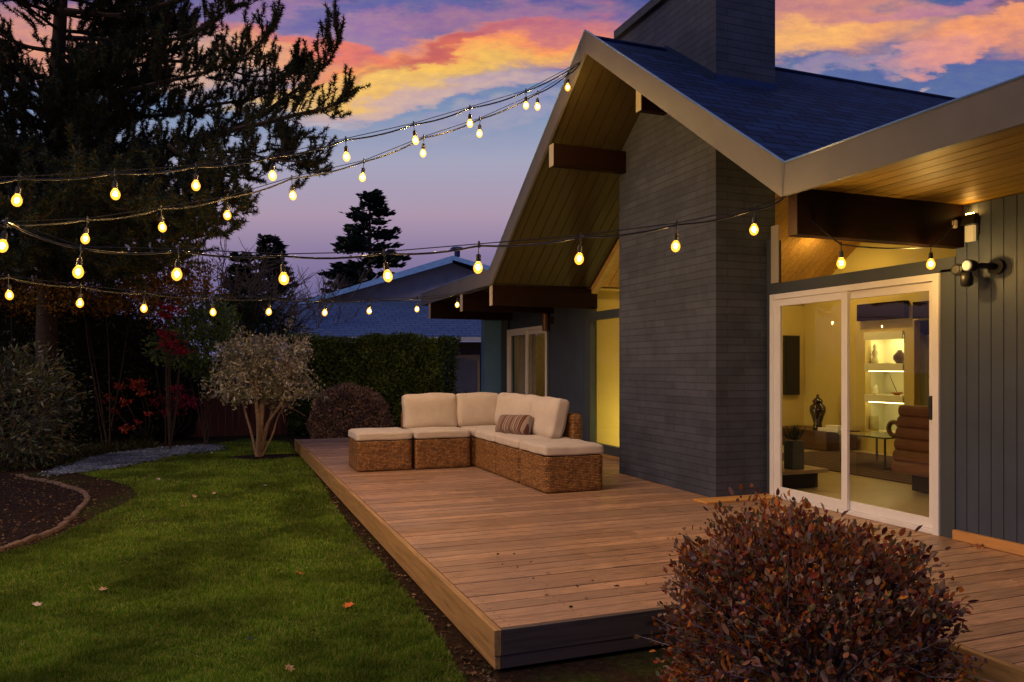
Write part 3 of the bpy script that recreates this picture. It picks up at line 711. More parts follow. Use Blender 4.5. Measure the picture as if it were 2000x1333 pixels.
# far bedroom door curtain
t = thing('curtain', 'grey brown curtain hanging behind the left pane of the far sliding door', 'curtain', (XW+.25, 13.4, 0))
mb = MB(); pts = [(XW+.22+.03*math.sin(i*1.3), 13.1+i*.028) for i in range(30)]
mb.add([(x, y, .03) for x, y in pts]+[(x, y, 2.3) for x, y in pts], [(i, i+1, 31+i, 30+i) for i in range(29)])
mb.build('drape', plain('curtain_cloth', (.30, .27, .22), .9), t, smooth=True)
mb = MB(); mb.tube([(XW+.22, 13.0, 2.32), (XW+.22, 13.98, 2.32)], .012, 8); mb.build('curtain_rod', M['metal_dark'], t)

# ---- furniture seen through the door
def on(u, x): t = (u-CX)/F0; return x*(FW[1]+RT[1]*t)/(FW[0]+RT[0]*t)      # y where sight line u crosses plane x
def zat(u, v, x): t = (u-CX)/F0; dd = x/(FW[0]+RT[0]*t); return CAMZ+(HZ-v)/F0*dd
t = thing('television', 'black flat television hanging on the cream wall left of the urn', 'television', (9.2, 10.6, .9))
mb = MB(); mb.box(9.04, 9.36, 10.56, 10.612, .84, 1.86); mb.build('casing', M['black'], t, bevel=.005)
mb = MB(); mb.box(9.06, 9.34, 10.553, 10.558, .86, 1.84); mb.build('screen', plain('dark_screen', (.01, .01, .012), .12, 0, 2, 0), t)
t = thing('console_table', 'dark wood sideboard against the cream wall under the television', 'sideboard', (9.1, 10.1, 0))
dw = wood('dark_furniture', (.07, .028, .014), 'y', .35, .2, knots=False)
mb = MB(); mb.box(8.82, 9.44, 9.37, 10.55, .02, .28); mb.build('cabinet', dw, t)
mb = MB(); mb.box(8.78, 9.46, 9.33, 10.58, .281, .31); mb.build('table_top', dw, t, bevel=.004)
t = thing('urn', 'dark lidded ginger jar urn standing on the sideboard', 'urn', (9.0, on(1597, 9.0), .311))
c = (9.0, on(1597, 9.0), .311)
mb = MB(); mb.lathe(c, [(.07, 0), (.075, .03), (.06, .10), (.09, .20), (.125, .30), (.12, .37), (.07, .42), (.065, .44)], 24); mb.build('body', plain('dark_glaze', (.03, .016, .010), .15, .2, 8, 0, spec=.6), t, smooth=True)
mb = MB(); mb.lathe(c, [(.085, .44), (.085, .455), (.05, .50), (.02, .52), (.025, .545), (.005, .57)], 24); mb.build('lid', plain('dark_glaze_lid', (.03, .016, .010), .15, .2, 8, 0, spec=.6), t, smooth=True)
t = thing('hearth_bench', 'low pale stone bench just inside the left door pane', 'bench', (5.85, 7.3, 0))
mb = MB(); mb.box(5.50, 6.20, 6.55, 8.0, .17, .21); mb.build('slab', plain('pale_stone', (.38, .28, .16), .5), t, bevel=.005)
mb = MB(); mb.box(5.56, 6.14, 6.65, 7.9, 0, .169); mb.build('plinth', M['black'], t)
t = thing('planter', 'grey square planter with spiky plant on the stone bench', 'planter', (5.85, on(1552, 5.85), .211))
py = on(1552, 5.85); mb = MB(); mb.box(5.77, 5.93, py-.06, py+.08, .211, .52); mb.build('pot', plain('grey_pot', (.10, .11, .11), .5), t, bevel=.008)
n = 40; Pn = np.tile(np.array([5.85, py, .51]), (n, 1))+rng.normal(size=(n, 3))*[.04, .04, 0]; V, Fc = leaves(Pn, rng.normal(size=(n, 3))*[.5, .5, .2]+[0, 0, 1], .20, .016); npmesh('foliage', V, Fc, leafmat('spiky_leaf', [(.03, .05, .02), (.05, .07, .03)]), t)
t = thing('side_box', 'white box lying on the sideboard right of the urn', 'box', (8.95, on(1625, 8.95), .311))
py = on(1625, 8.95); mb = MB(); mb.box(8.85, 9.05, py-.22, py+.2, .311, .36); mb.box(8.87, 9.03, py-.2, py+.05, .361, .41); mb.build('box', M['white'], t, bevel=.006)
t = thing('rug', 'dark patterned rug on the pale floor behind the door', 'rug', (8.2, 7.6, 0))
def rugmat():
    m, t, b = mat('rug_pile'); v = worldc(t); x, y, z = t.sep(v)
    f = t.m('FRACT', t.m('MULTIPLY', x, 6)); t.put(b.inputs['Base Color'], t.ramp(f, [(0, (.03, .012, .008)), (.5, (.055, .02, .012)), (.75, (.12, .06, .035))], 'CONSTANT')); b.inputs['Roughness'].default_value = .95; return m
mb = MB(); mb.box(7.25, 9.2, 6.3, 9.4, 0.0, .012); mb.build('rug_pile', rugmat(), t)
t = thing('coffee_table', 'glass topped coffee table with thin metal legs on the rug', 'coffee table', (8.2, on(1712, 8.2), 0))
cy = on(1712, 8.2); mb = MB(); mb.box(7.9, 8.6, cy-.42, cy+.38, .40, .42); mb.build('table_top', plain('smoked_glass', (.10, .10, .06), .08, 0, 2, 0, spec=.8), t, bevel=.003)
for (ax, ay) in ((7.93, cy-.39), (8.57, cy-.39), (7.93, cy+.35), (8.57, cy+.35)):
    mb = MB(); mb.box(ax-.01, ax+.01, ay-.01, ay+.01, .013, .399); mb.build('leg', M['metal_dark'], t)
mb = MB(); mb.box(7.93, 8.57, cy-.385, cy-.37, .014, .03); mb.build('foot_rail', M['metal_dark'], t)
# channel-tufted leather armchair seen from behind
t = thing('armchair', 'brown leather armchair with horizontal padded channels, seen from behind', 'armchair', (7.0, on(1790, 7.0), 0))
lea = plain('brown_leather', (.15, .062, .026), .38, .15, 10, .15, .003, spec=.5)
y0, y1 = on(1745, 6.7), on(1850, 6.7)
if y1 < y0: y0, y1 = y1, y0
mb = MB()
zz = .20
for i in range(6):
    h = .125; pr = [(.055*math.cos(a), .066*math.sin(a)) for a in np.linspace(-math.pi/2, 3*math.pi/2, 13)[:-1]]
    poly = [(6.72+.02*i+p, y0, zz+h/2+q) for p, q in pr]; mb.prism(poly, (0, y1-y0, 0)); zz += h*.94
mb.build('backrest', lea, t, bevel=0)
mb = MB(); mb.box(6.80, 7.45, y0+.02, y1-.02, .20, .40); mb.build('seat', lea, t, bevel=.04)
for ys in (y0-.01, y1-.04):
    mb = MB(); mb.box(6.78, 7.45, ys, ys+.05, .42, .58); mb.build('armrest', lea, t, bevel=.02)
mb = MB(); mb.box(6.85, 7.35, y0+.1, y1-.1, .013, .199); mb.build('base', M['metal_dark'], t)
py = on(1737, 7.9); t = thing('ring_sculpture', 'dark round ring sculpture standing on the coffee table beside the armchair', 'sculpture', (7.98, py, .421))
mb = MB()
ring = [Vector((7.98, py+.085*math.cos(a), .421+.115+.085*math.sin(a))) for a in np.linspace(0, 2*math.pi, 25)]
mb.tube(ring, .03, 10, False); mb.build('ring', lea, t, smooth=True)
# objects in the niche
def deco(name, label, cat, u, zb, prof, c, x=9.62):
    y = on(u, x); t = thing(name, label, cat, (x, y, zb)); mb = MB(); mb.lathe((x, y, zb), prof, 16); mb.build('body', plain('deco_'+name, c, .3, .1, 10), t, smooth=True); return t
deco('figurine', 'slim pale figurine on the top niche shelf, at its left end', 'figurine', 1698, 1.376, [(.035, 0), (.04, .02), (.02, .06), (.035, .14), (.02, .2), (.028, .24), (.005, .28)], (.20, .15, .07))
deco('figurine', 'wide pale figurine on the top niche shelf, right of the slim one', 'figurine', 1709, 1.376, [(.055, 0), (.05, .05), (.03, .1), (.045, .17), (.02, .22), (.03, .27), (.005, .31)], (.45, .38, .22))
deco('vase', 'dark round vase on the top niche shelf, at its right end', 'vase', 1757, 1.376, [(.05, 0), (.09, .06), (.09, .11), (.04, .17), (.03, .2)], (.10, .06, .03))
deco('figurine', 'dark small figurine on the middle niche shelf, at its left end', 'figurine', 1697, .891, [(.03, 0), (.035, .05), (.02, .12), (.03, .16), (.004, .2)], (.05, .04, .02))
deco('figurine', 'white small figurine on the middle niche shelf, beside the dark one', 'figurine', 1711, .891, [(.05, 0), (.055, .04), (.035, .09), (.03, .12), (.004, .15)], (.7, .66, .5))
deco('bowl', 'shallow orange bowl on the middle niche shelf', 'bowl', 1752, .891, [(.03, 0), (.08, .03), (.09, .045), (.03, .04)], (.45, .16, .04))
deco('vase', 'pale cylinder vase on the bottom of the niche', 'vase', 1708, .321, [(.06, 0), (.065, .05), (.06, .22), (.05, .24)], (.42, .38, .18))
deco('vase', 'dark slim vase on the bottom of the niche, at its right end', 'vase', 1760, .321, [(.03, 0), (.045, .06), (.02, .13), (.04, .19), (.005, .22)], (.06, .035, .02))
y = on(1745, 9.62); t = thing('branch_ornament', 'thin dark stick leaning in the middle shelf of the niche', 'ornament', (9.62, y, .94))
mb = MB(); mb.tube([(9.62, y-.06, .945), (9.66, y+.05, 1.08), (9.68, y+.13, 1.20)], [.006, .005, .003], 6); mb.build('stick', M['black'], t)

# ------------------------------------------------------------------ wall lamps and camera
def lantern():
    y = on(1902, XW); t = thing('wall_lantern', 'dark capped wall lantern with amber glass near the soffit', 'wall lamp', (XW, y, 2.36))
    mb = MB(); mb.box(XW-.018, XW-.001, y-.05, y+.05, 2.30, 2.42); mb.build('back_plate', M['metal_dark'], t, bevel=.004)
    mb = MB(); mb.box(XW-.05, XW-.02, y-.035, y+.035, 2.255, 2.375); mb.build('glass_box', emis('amber_glass', (1, .62, .2), .5), t, bevel=.004)
    mb = MB(); mb.prism([(XW-.075, y-.055, 2.38), (XW-.02, y-.055, 2.38), (XW-.02, y-.055, 2.46), (XW-.055, y-.055, 2.46)], (0, .11, 0)); mb.build('cap', M['metal_dark'], t, bevel=.004)
    mb = MB(); mb.tube([(XW-.03, y+.02, 2.46), (XW-.02, y+.02, 2.53)], .008, 6); mb.build('conduit', M['metal_dark'], t)
    mb = MB(); mb.lathe((XW-.12, y+.06, 2.36), [(.016, 0), (.02, .02), (.02, .055), (.01, .06)], 10); mb.build('plug_adapter', M['trim_light'], t)
    mb = MB(); mb.box(XW-.046, XW-.024, y-.03, y+.03, 2.4605, 2.464); mb.build('uplight', emis('uplight_lens', (1, .50, .10), 130), t)
lantern()
def floodcam():
    y = on(1925, XW); z0 = 2.045
    t = thing('floodlight_camera', 'black twin head floodlight with motion sensor on the siding', 'security light', (XW, y, z0))
    mb = MB(); mb.lathe((XW-.03, y-.10, z0), [(.055, 0), (.055, .02), (.03, .029)], 20, 'x'); mb.build('mount', M['black'], t, smooth=False)
    mb = MB(); mb.tube([(XW-.03, y-.10, z0), (XW-.11, y-.05, z0+.01), (XW-.13, y, z0)], .022, 8); mb.build('arm', M['black'], t, smooth=True)
    for k, (dy, dz, dx) in enumerate(((.10, -.005, -.17), (-.01, .01, -.20))):
        c = (XW+dx, y+dy, z0+dz)
        mb = MB(); mb.lathe(c, [(.022, .09), (.042, .06), (.046, 0), (.040, -.004)], 18, 'x'); hd = mb.build('lamp_head', M['black'], t, smooth=True)
        mb = MB(); mb.lathe(c, [(.038, -.006), (.03, -.012)], 18, 'x'); mb.build('lens', emis('lens_glint', (1, .85, .5), .28) if k == 1 else M['black'], hd)  # unlit lens; its cream reflection is painted as faint emission
    mb = MB(); mb.lathe((XW-.15, y+.035, z0-.125), [(.02, -.012), (.042, 0), (.045, .05), (.035, .09)], 18); mb.build('camera_head', M['black'], t, smooth=True)
    mb = MB(); mb.lathe((XW-.15, y+.035, z0-.14), [(.018, 0), (.016, .008)], 12); mb.build('lens', M['trim_light'], t)
floodcam()
y = 11.93; t = thing('wall_sconce', 'tall dark cylinder sconce beside the far sliding door', 'wall lamp', (XW, y, 2.2))
mb = MB(); mb.lathe((XW-.10, y, 1.93), [(.055, 0), (.055, .34)], 18); mb.build('cylinder', plain('bronze_tube', (.10, .04, .018), .4), t)
mb = MB(); mb.box(XW-.05, XW-.001, y-.14, y-.04, 2.05, 2.17); mb.build('bracket', M['black'], t)

# ------------------------------------------------------------------ string lights
def bulbmat():
    m, t, b = mat('bulb_halo_glass'); t.n.remove(b)
    e = t.new('ShaderNodeEmission'); e.inputs[0].default_value = (1, .47, .055, 1); e.inputs[1].default_value = 1.05  # amber halo around the filament is painted into the glass as emission
    tr = t.new('ShaderNodeBsdfTransparent'); tr.inputs[0].default_value = (1, .86, .55, 1)
    ad = t.new('ShaderNodeAddShader'); t.l.new(e.outputs[0], ad.inputs[0]); t.l.new(tr.outputs[0], ad.inputs[1])
    t.l.new(ad.outputs[0], t.n['Material Output'].inputs[0]); return m
filam = emis('glowing_filament', (1, .66, .26), 1500)
def filament(b0, dn, bulb):
    mb = MB(); mb.tube([b0+dn*h for h in (.020, .026, .036, .047, .053)], [.003, .0095, .0115, .0095, .003], 8); mb.build('filament', filam, bulb, smooth=True)
bulbm = bulbmat()
def plan(A, ue, de, u):                       # distance along sight line u to the vertical plane A-E
    E = P(ue, HZ, de); ax, ay = A[0], A[1]; dx, dy = E[0]-ax, E[1]-ay
    t = (u-CX)/F0; rx, ry = FW[0]+RT[0]*t, FW[1]+RT[1]*t
    return (ax*dy-ay*dx)/(rx*dy-ry*dx)
def string(label, A, ue, de, bulbs, vend, tilt=.0, firstattach=True, extra=None):
    pts = []
    for (u, v) in bulbs:
        d = plan(A, ue, de, u); p = P(u, v, d); pts.append(Vector(p)+Vector((rng.normal()*.012, rng.normal()*.012, 0)))
    E = Vector(P(ue, vend, de))
    hang = .135
    clip = [Vector(A)] + [Vector((p.x, p.y, p.z+hang))+Vector((rng.normal()*.010, rng.normal()*.010, 0)) for p in pts] + [E]
    t = thing('string_light', label, 'string lights', tuple(A), 'outdoor bulb strings hung from the house')
    mb = MB(); line = []
    for a, b in zip(clip[:-1], clip[1:]):
        for i in range(6):
            s = i/6; q = a.lerp(b, s); q.z -= .022*4*s*(1-s); line.append(q)
    line.append(clip[-1]); mb.tube(line, .0072, 5); mb.build('cable', M['black'], t)
    mb = MB(); mb.tube([c+Vector((0, 0, .012)) for c in clip], .0032, 4); mb.build('guide_wire', M['metal_dark'], t)
    for p, c in zip(pts, clip[1:-1]):
        mb = MB()
        mb.tube([c+Vector((0, 0, .03)), c-Vector((0, 0, .012))], [.006, .011], 6)
        mb.tube([c-Vector((0, 0, .0)), c.lerp(p, .42)], .0035, 5)
        q = c.lerp(p, .40); dn = (p-c).normalized()
        mb.tube([q, q+dn*.008, q+dn*.045, q+dn*.05], [.010, .016, .017, .015], 10)
        mb.build('socket', M['black'], t)
        mb = MB(); b0 = q+dn*.05
        prof = [(.012, 0), (.020, .010), (.029, .028), (.031, .044), (.026, .061), (.015, .073), (.001, .078)]
        vs = []; mb.tube([b0+dn*h for r, h in prof], [r for r, h in prof], 12); bb = mb.build('bulb', bulbm, t, smooth=True); filament(b0, dn, bb)
PK = (XF+.0, YP+.12, 4.60)
string('upper of the two bulb strings running from the gable peak to the pine', PK, -60, 4.6,
       [(1028, 205), (917, 240), (815, 272), (678, 305), (529, 342), (384, 360), (221, 378), (36, 390)], 352)
string('lower bulb string from the gable peak to the pine, with one bulb at the peak', PK, -60, 5.3,
       [(1111, 170), (1048, 208), (936, 260), (825, 298), (707, 345), (577, 382), (444, 418), (323, 443), (164, 465)], 440)
string('bulb string crossing the brick chimney from the near roof valley', (XF+.0, YN+.02, 2.485), -60, 4.5,
       [(1475, 446), (1319, 480), (1138, 504), (929, 521), (746, 537), (553, 543), (343, 534), (150, 530), (0, 478)], 463)
string('lowest bulb string leaving the far roof valley above the hedge', (XF-.02, YFv, 2.48), -60, 6.0,
       [(890, 595), (813, 603), (724, 607), (638, 610), (521, 608), (417, 609), (280, 601), (157, 591), (16, 575)], 536)
def short_string():
    A = Vector((XF+.05, YN-.02, 2.46)); B = Vector((XW-.12, on(1902, XW)+.06, 2.40))
    def pp(u, v):
        t_ = (u-CX)/F0; rx, ry = FW[0]+RT[0]*t_, FW[1]+RT[1]*t_; dx, dy = B.x-A.x, B.y-.0-A.y
        # plane just in front of the beam
        yy = 4.13; d_ = yy/ry; return Vector(P(u, v, d_))
    p1, p2 = pp(1643, 512), pp(1818, 514)
    t = thing('string_light', 'short two bulb string sagging under the beam above the sliding door', 'string lights', tuple(A), 'outdoor bulb strings hung from the house')
    c1, c2 = p1+Vector((0, 0, .12)), p2+Vector((0, 0, .12)); mb = MB(); line = []
    cl = [A, c1, c2, B]
    for a, b in zip(cl[:-1], cl[1:]):
        for i in range(6): s = i/6; q = a.lerp(b, s); q.z -= .02*4*s*(1-s); line.append(q)
    line.append(B); mb.tube(line, .0055, 5); mb.build('cable', M['black'], t)
    for p, c in ((p1, c1), (p2, c2)):
        mb = MB(); mb.tube([c+Vector((0, 0, .02)), c.lerp(p, .4)], .004, 5); q = c.lerp(p, .38); mb.tube([q, q-Vector((0, 0, .045))], [.013, .017], 10); mb.build('socket', M['black'], t)
        mb = MB(); prof = [(.012, 0), (.020, .010), (.029, .028), (.031, .044), (.026, .061), (.015, .073), (.001, .078)]
        mb.tube([q-Vector((0, 0, .045+h)) for r, h in prof], [r for r, h in prof], 12); bb = mb.build('bulb', bulbm, t, smooth=True); filament(q-Vector((0, 0, .045)), Vector((0, 0, -1)), bb)
short_string()

# ------------------------------------------------------------------ sofa
def rbox(c, h, r, seg=8, bulge=(0, 0, 0), rot=None, wob=0.0):
    """rounded, bulged box as arrays: centre c, half sizes h, edge radius r"""
    bm = bmesh.new(); bmesh.ops.create_cube(bm, size=2)
    bmesh.ops.subdivide_edges(bm, edges=bm.edges[:], cuts=seg*2, use_grid_fill=True)
    ph = rng.random(6)*6
    for v in bm.verts:
        p = np.array(v.co); q = p*h
        inner = np.clip(q, -(np.array(h)-r), np.array(h)-r); dd = q-inner; nn = np.linalg.norm(dd)
        o = inner+(dd/nn*r if nn > 1e-9 else 0)
        for ax in range(3):
            if bulge[ax]:
                o1, o2 = [i for i in range(3) if i != ax]
                o[ax] += np.sign(p[ax])*abs(p[ax])**2*bulge[ax]*(1-p[o1]**4)*(1-p[o2]**4)
        if wob: o += wob*np.array([math.sin(o[1]*14+ph[0])+math.sin(o[2]*19+ph[1]), math.sin(o[0]*15+ph[2])+math.sin(o[2]*17+ph[3]), math.sin(o[0]*13+ph[4])+math.sin(o[1]*16+ph[5])])*.5
        v.co = o
    bm.verts.ensure_lookup_table()
    V = np.array([v.co[:] for v in bm.verts]); Fc = np.array([[v.index for v in f.verts] for f in bm.faces])
    bm.free()
    if rot is not None:
        from mathutils import Euler
        Rm = np.array(Euler(rot).to_matrix()); V = V@Rm.T
    return V+np.array(c), Fc
def cush(name, c, h, parent, m=None, r=.035, bulge=(0, 0, .015), rot=None, wob=.006):
    V, Fc = rbox(c, h, r, 7, bulge, rot, wob); return npmesh(name, V, Fc, m or M['cushion'], parent, smooth=True)
ZB = .385
def base(parent, x0, x1, y0, y1):
    V, Fc = rbox(((x0+x1)/2, (y0+y1)/2, ZB/2+.002), ((x1-x0)/2, (y1-y0)/2, ZB/2), .022, 6, (0, 0, 0), None, .0025)
    npmesh('wicker_base', V, Fc, M['wicker'], parent, smooth=True)
def seatc(parent, x0, x1, y0, y1): cush('seat_cushion', ((x0+x1)/2, (y0+y1)/2, ZB+.055), ((x1-x0)/2+.006, (y1-y0)/2-.004, .052), parent, r=.03, bulge=(0, 0, .012))
mods = []
t = thing('ottoman', 'wicker ottoman with white cushion at the left end of the sectional', 'ottoman', (1.96, 9.97, 0), 'wicker sectional modules'); base(t, 1.61, 2.31, 9.61, 10.33); seatc(t, 1.61, 2.31, 9.61, 10.33)
t = thing('ottoman', 'wicker ottoman with white cushion nearest the camera, by the chimney', 'ottoman', (3.5, 7.67, 0), 'wicker sectional modules'); base(t, 3.16, 3.83, 7.285, 8.03); seatc(t, 3.15, 3.84, 7.275, 8.035)
def backy(t, x0, x1, y):
    V, Fc = rbox(((x0+x1)/2, y+.05, .36), ((x1-x0)/2, .06, .36), .04, 6); npmesh('wicker_back', V, Fc, M['wicker'], t, smooth=True)
def backx(t, y0, y1, x):
    V, Fc = rbox((x+.07, (y0+y1)/2, .385), (.075, (y1-y0)/2, .385), .045, 6); npmesh('wicker_back', V, Fc, M['wicker'], t, smooth=True)
t = thing('sofa_module', 'wicker sofa seat with a wide back cushion, right of the left ottoman', 'sofa module', (2.72, 9.97, 0), 'wicker sectional modules')
base(t, 2.35, 3.09, 9.59, 10.33); seatc(t, 2.35, 3.09, 9.59, 10.33); backy(t, 2.35, 3.09, 10.37)
cush('back_cushion', (2.70, 10.22, .71), (.375, .085, .235), t, r=.042, bulge=(0, .045, .012), rot=(R(-9), R(-1), R(1)), wob=.010)
t = thing('sofa_module', 'wicker corner seat of the sectional with cushions on two sides', 'sofa module', (3.5, 9.97, 0), 'wicker sectional modules')
base(t, 3.13, 3.87, 9.66, 10.33); seatc(t, 3.13, 3.87, 9.66, 10.33); backy(t, 3.13, 3.98, 10.37)
cush('back_cushion', (3.40, 10.22, .715), (.335, .085, .235), t, r=.06, bulge=(0, .045, .012), rot=(R(-9), 0, R(-1)), wob=.010)
cush('back_cushion', (3.74, 9.86, .715), (.085, .30, .235), t, r=.06, bulge=(.04, 0, .012), rot=(0, R(8), R(3)), wob=.010)
backx(t, 9.66, 10.33, 3.91)
t = thing('sofa_module', 'wicker sofa seat behind the striped pillow, beside the corner seat', 'sofa module', (3.5, 9.25, 0), 'wicker sectional modules')
base(t, 3.155, 3.85, 8.86, 9.64); seatc(t, 3.155, 3.85, 8.86, 9.64); backx(t, 8.86, 9.64, 3.85)
cush('back_cushion', (3.70, 9.19, .71), (.09, .35, .235), t, r=.06, bulge=(.045, 0, .012), rot=(0, R(11), R(5)), wob=.010)
t = thing('sofa_module', 'wicker sofa seat with upright cushion and visible rattan back, next to the near ottoman', 'sofa module', (3.5, 8.45, 0), 'wicker sectional modules')
base(t, 3.158, 3.84, 8.07, 8.85); seatc(t, 3.158, 3.84, 8.07, 8.85); backx(t, 8.07, 8.85, 3.84)
cush('back_cushion', (3.68, 8.42, .715), (.085, .345, .235), t, r=.042, bulge=(.045, 0, .012), rot=(0, R(14), R(3)), wob=.010)
V, Fc = rbox((3.40, 8.80, .605), (.055, .34, .125), .035, 7, (.05, 0, 0), (R(-3), R(24), R(10)), .004)
o = npmesh('pillow', V, Fc, M['stripe'], None, origin=(3.42, 8.90, .5), smooth=True); tag(o, 'striped brown lumbar pillow leaning on the white sofa cushions', 'pillow')

# ------------------------------------------------------------------ vegetation helpers
def jit(a, s): return a+rng.normal(size=np.shape(a))*s
def polyline(pts, k=8):
    """smooth resample of a list of points"""
    pts = [Vector(p) for p in pts]; out = []
    ext = [pts[0]*2-pts[1]]+pts+[pts[-1]*2-pts[-2]]
    for i in range(1, len(ext)-2):
        a, b, c, d_ = ext[i-1:i+3]
        for j in range(k):
            t = j/k; out.append(.5*((2*b)+(c-a)*t+(2*a-5*b+4*c-d_)*t*t+(3*b-a-3*c+d_)*t*t*t))
    out.append(pts[-1]); return out
bark = plain('pine_bark', (.045, .026, .018), .9, .4, 12, .8, .02)
bark_pale = plain('pale_bark', (.32, .21, .13), .8, .35, 20, .6, .008)
bark_grey = plain('grey_bark', (.10, .075, .06), .9, .3, 20, .5, .006)

# --- big pine
def big_pine():
    D0 = 14.5
    base_ = Vector(G(84, 875)); base_ = Vector(P(90, 900, D0)); base_.z = GZ
    trunk = [base_, Vector(P(92, 600, D0)), Vector(P(98, 400, D0)), Vector(P(106, 220, D0)), Vector(P(116, 60, D0)), Vector(P(124, -120, D0)), Vector(P(128, -420, D0))]
    t = thing('pine_tree', 'tall dark pine with long spreading boughs at the left, behind the bulb strings', 'tree', tuple(base_))
    tp = polyline(trunk, 5); mb = MB(); k = len(tp); mb.tube(tp, [.19*(1-.75*i/k)+.02 for i in range(k)], 9)
    mb.build('trunk', bark, t, smooth=True)
    tufts = []; br = MB()
    def bough(pts, r0, fill=1.0, up=.5):
        pl = polyline(pts, 6); n_ = len(pl); br.tube(pl, [max(.010, r0*(1-.85*i/n_)) for i in range(n_)], 5, False)
        L = sum((pl[i+1]-pl[i]).length for i in range(n_-1)); s = 0; nxt = L*.14
        for i in range(n_-1):
            seg = (pl[i+1]-pl[i]); s += seg.length
            while s > nxt:
                f = nxt/L; dirv = seg.normalized()
                side = Vector(rng.normal(size=3)); side -= dirv*side.dot(dirv); side.normalize()
                ln = (.25+.70*rng.random()*(1.1-f)+.10)*fill
                dv = (dirv*.7+side*.75+Vector((0, 0, up*rng.random()))).normalized()
                p0 = pl[i]; sub = [p0, p0+dv*ln*.5+Vector((0, 0, -.02)), p0+dv*ln+Vector((0, 0, .10*ln+.03))]
                sp = polyline(sub, 3); br.tube(sp, [.013, .011, .010, .009, .008, .007, .006][:len(sp)], 3, False)
                m_ = int(3+ln*4.6)
                for j in range(m_):
                    g = .3+.7*j/max(1, m_-1); idx = min(len(sp)-1, int(g*(len(sp)-1)))
                    dd = (dv*.7+Vector(rng.normal(size=3))*.35+Vector((0, 0, .75))).normalized()
                    tufts.append((sp[idx]+Vector(rng.normal(size=3))*.02, dd, .19+.11*rng.random()))
                nxt += .11+.05*rng.random()
        dd = (pl[-1]-pl[-3]).normalized()
        for j in range(4): tufts.append((pl[-1]-dd*.1*j, (dd+Vector(rng.normal(size=3))*.25).normalized(), .22))
    def tr(lst, d0, d1):
        m_ = len(lst); return [P(u, v, d0+(d1-d0)*i/(m_-1)) for i, (u, v) in enumerate(lst)]
    T = [
        ([(130, 75), (245, 79), (315, 80), (364, 70), (420, 38), (465, 7)], 14.5, 12.5),
        ([(126, 185), (175, 178), (245, 177), (315, 161), (385, 147), (437, 126), (490, 101), (533, 52)], 14.5, 12.0),
        ([(110, 300), (300, 288), (420, 262), (507, 224), (560, 189), (605, 155), (645, 115), (667, 62)], 14.5, 12.5),
        ([(440, 258), (520, 240), (590, 222), (640, 210), (674, 188)], 12.9, 12.3),
        ([(105, 330), (250, 312), (380, 300), (470, 298), (530, 312), (615, 318)], 14.5, 11.5),
        ([(120, 110), (230, 130), (330, 120), (420, 130), (500, 150), (585, 130)], 14.5, 14.2),
        ([(124, 20), (240, 30), (330, 5), (420, -30), (470, -60)], 14.5, 12.8),
        ([(124, -40), (240, -30), (330, -60), (420, -90)], 14.5, 13.2),
        ([(104, 250), (200, 235), (320, 225), (420, 205), (500, 190), (560, 150), (590, 120)], 14.5, 13.4),
        ([(100, 370), (200, 350), (320, 345), (410, 360), (450, 395)], 14.5, 10.0),
        ([(98, 430), (190, 400), (300, 400), (390, 400), (450, 430)], 14.5, 9.5),
        ([(96, 470), (180, 450), (280, 450), (350, 470), (420, 455)], 14.5, 9.5), ([(100, 520), (160, 480), (230, 430), (270, 400)], 14.5, 8.5), ([(98, 450), (130, 420), (170, 380), (200, 350)], 14.5, 8.5), ([(98, 520), (90, 490), (70, 450), (60, 420)], 14.5, 8.5), ([(98, 540), (180, 540), (260, 530), (330, 500)], 14.5, 9.5),
        ([(100, 200), (60, 170), (10, 160), (-60, 150)], 14.5, 13.5), ([(110, 100), (50, 90), (-20, 60), (-90, 60)], 14.5, 14),
        ([(98, 320), (40, 300), (-30, 310), (-100, 300)], 14.5, 13), ([(96, 420), (40, 410), (-30, 430)], 14.5, 13),
        ([(120, 30), (60, 10), (0, -10)], 14.5, 13.2), ([(94, 500), (160, 510), (230, 520)], 14.5, 10), ([(94, 500), (40, 500), (-20, 520)], 14.5, 10),
        ([(540, 245), (560, 290), (600, 330)], 12.6, 12.2), ([(330, 285), (400, 330), (450, 345), (500, 350)], 13.2, 12.2)]
    for i, (l_, a, b) in enumerate(T): bough(tr(l_, a, b), .05, 1.0, .7)
    # whorls of boughs all round the trunk
    for i in range(74):
        z = rng.uniform(.12, .97); q = tp[int(z*(k-1))]
        if q.z < 2.0: continue
        az = rng.uniform(0, 2*math.pi); ln = rng.uniform(1.6, 3.4)*(1.0 if q.z < 9 else .7)
        dv = Vector((math.cos(az), math.sin(az), 0))
        if dv.dot(Vector((RT[0], RT[1], 0))) > .55: ln = min(ln, 2.2)
        bough([q, q+dv*ln*.35+Vector((0, 0, .0)), q+dv*ln*.7+Vector((0, 0, .05)), q+dv*ln+Vector((0, 0, .35))], .035, .9, .7)
    br.build('branches', bark, t)
    n_ = len(tufts); nd = 104
    Pt = np.array([p[:] for p, _, _ in tufts]); Dt = np.array([d_[:] for _, d_, _ in tufts]); Lt = np.array([l_ for _, _, l_ in tufts])
    Pr = np.repeat(Pt, nd, 0); Dr = np.repeat(Dt, nd, 0); Lr = np.repeat(Lt, nd)
    pos = Pr+Dr*(Lr*rng.random(len(Lr)))[:, None]; nd_ = unit(Dr*.45+rdir(len(Lr))*.85)
    V, Fc = blades(pos, nd_, .062+.025*rng.random(len(Lr)), .016)
    npmesh('crown', V, Fc, leafmat('pine_needles', [(.012, .028, .034), (.022, .040, .036), (.040, .052, .024), (.10, .075, .02)], .6, .1, 1.2), t)
    print('tufts', n_)
big_pine()

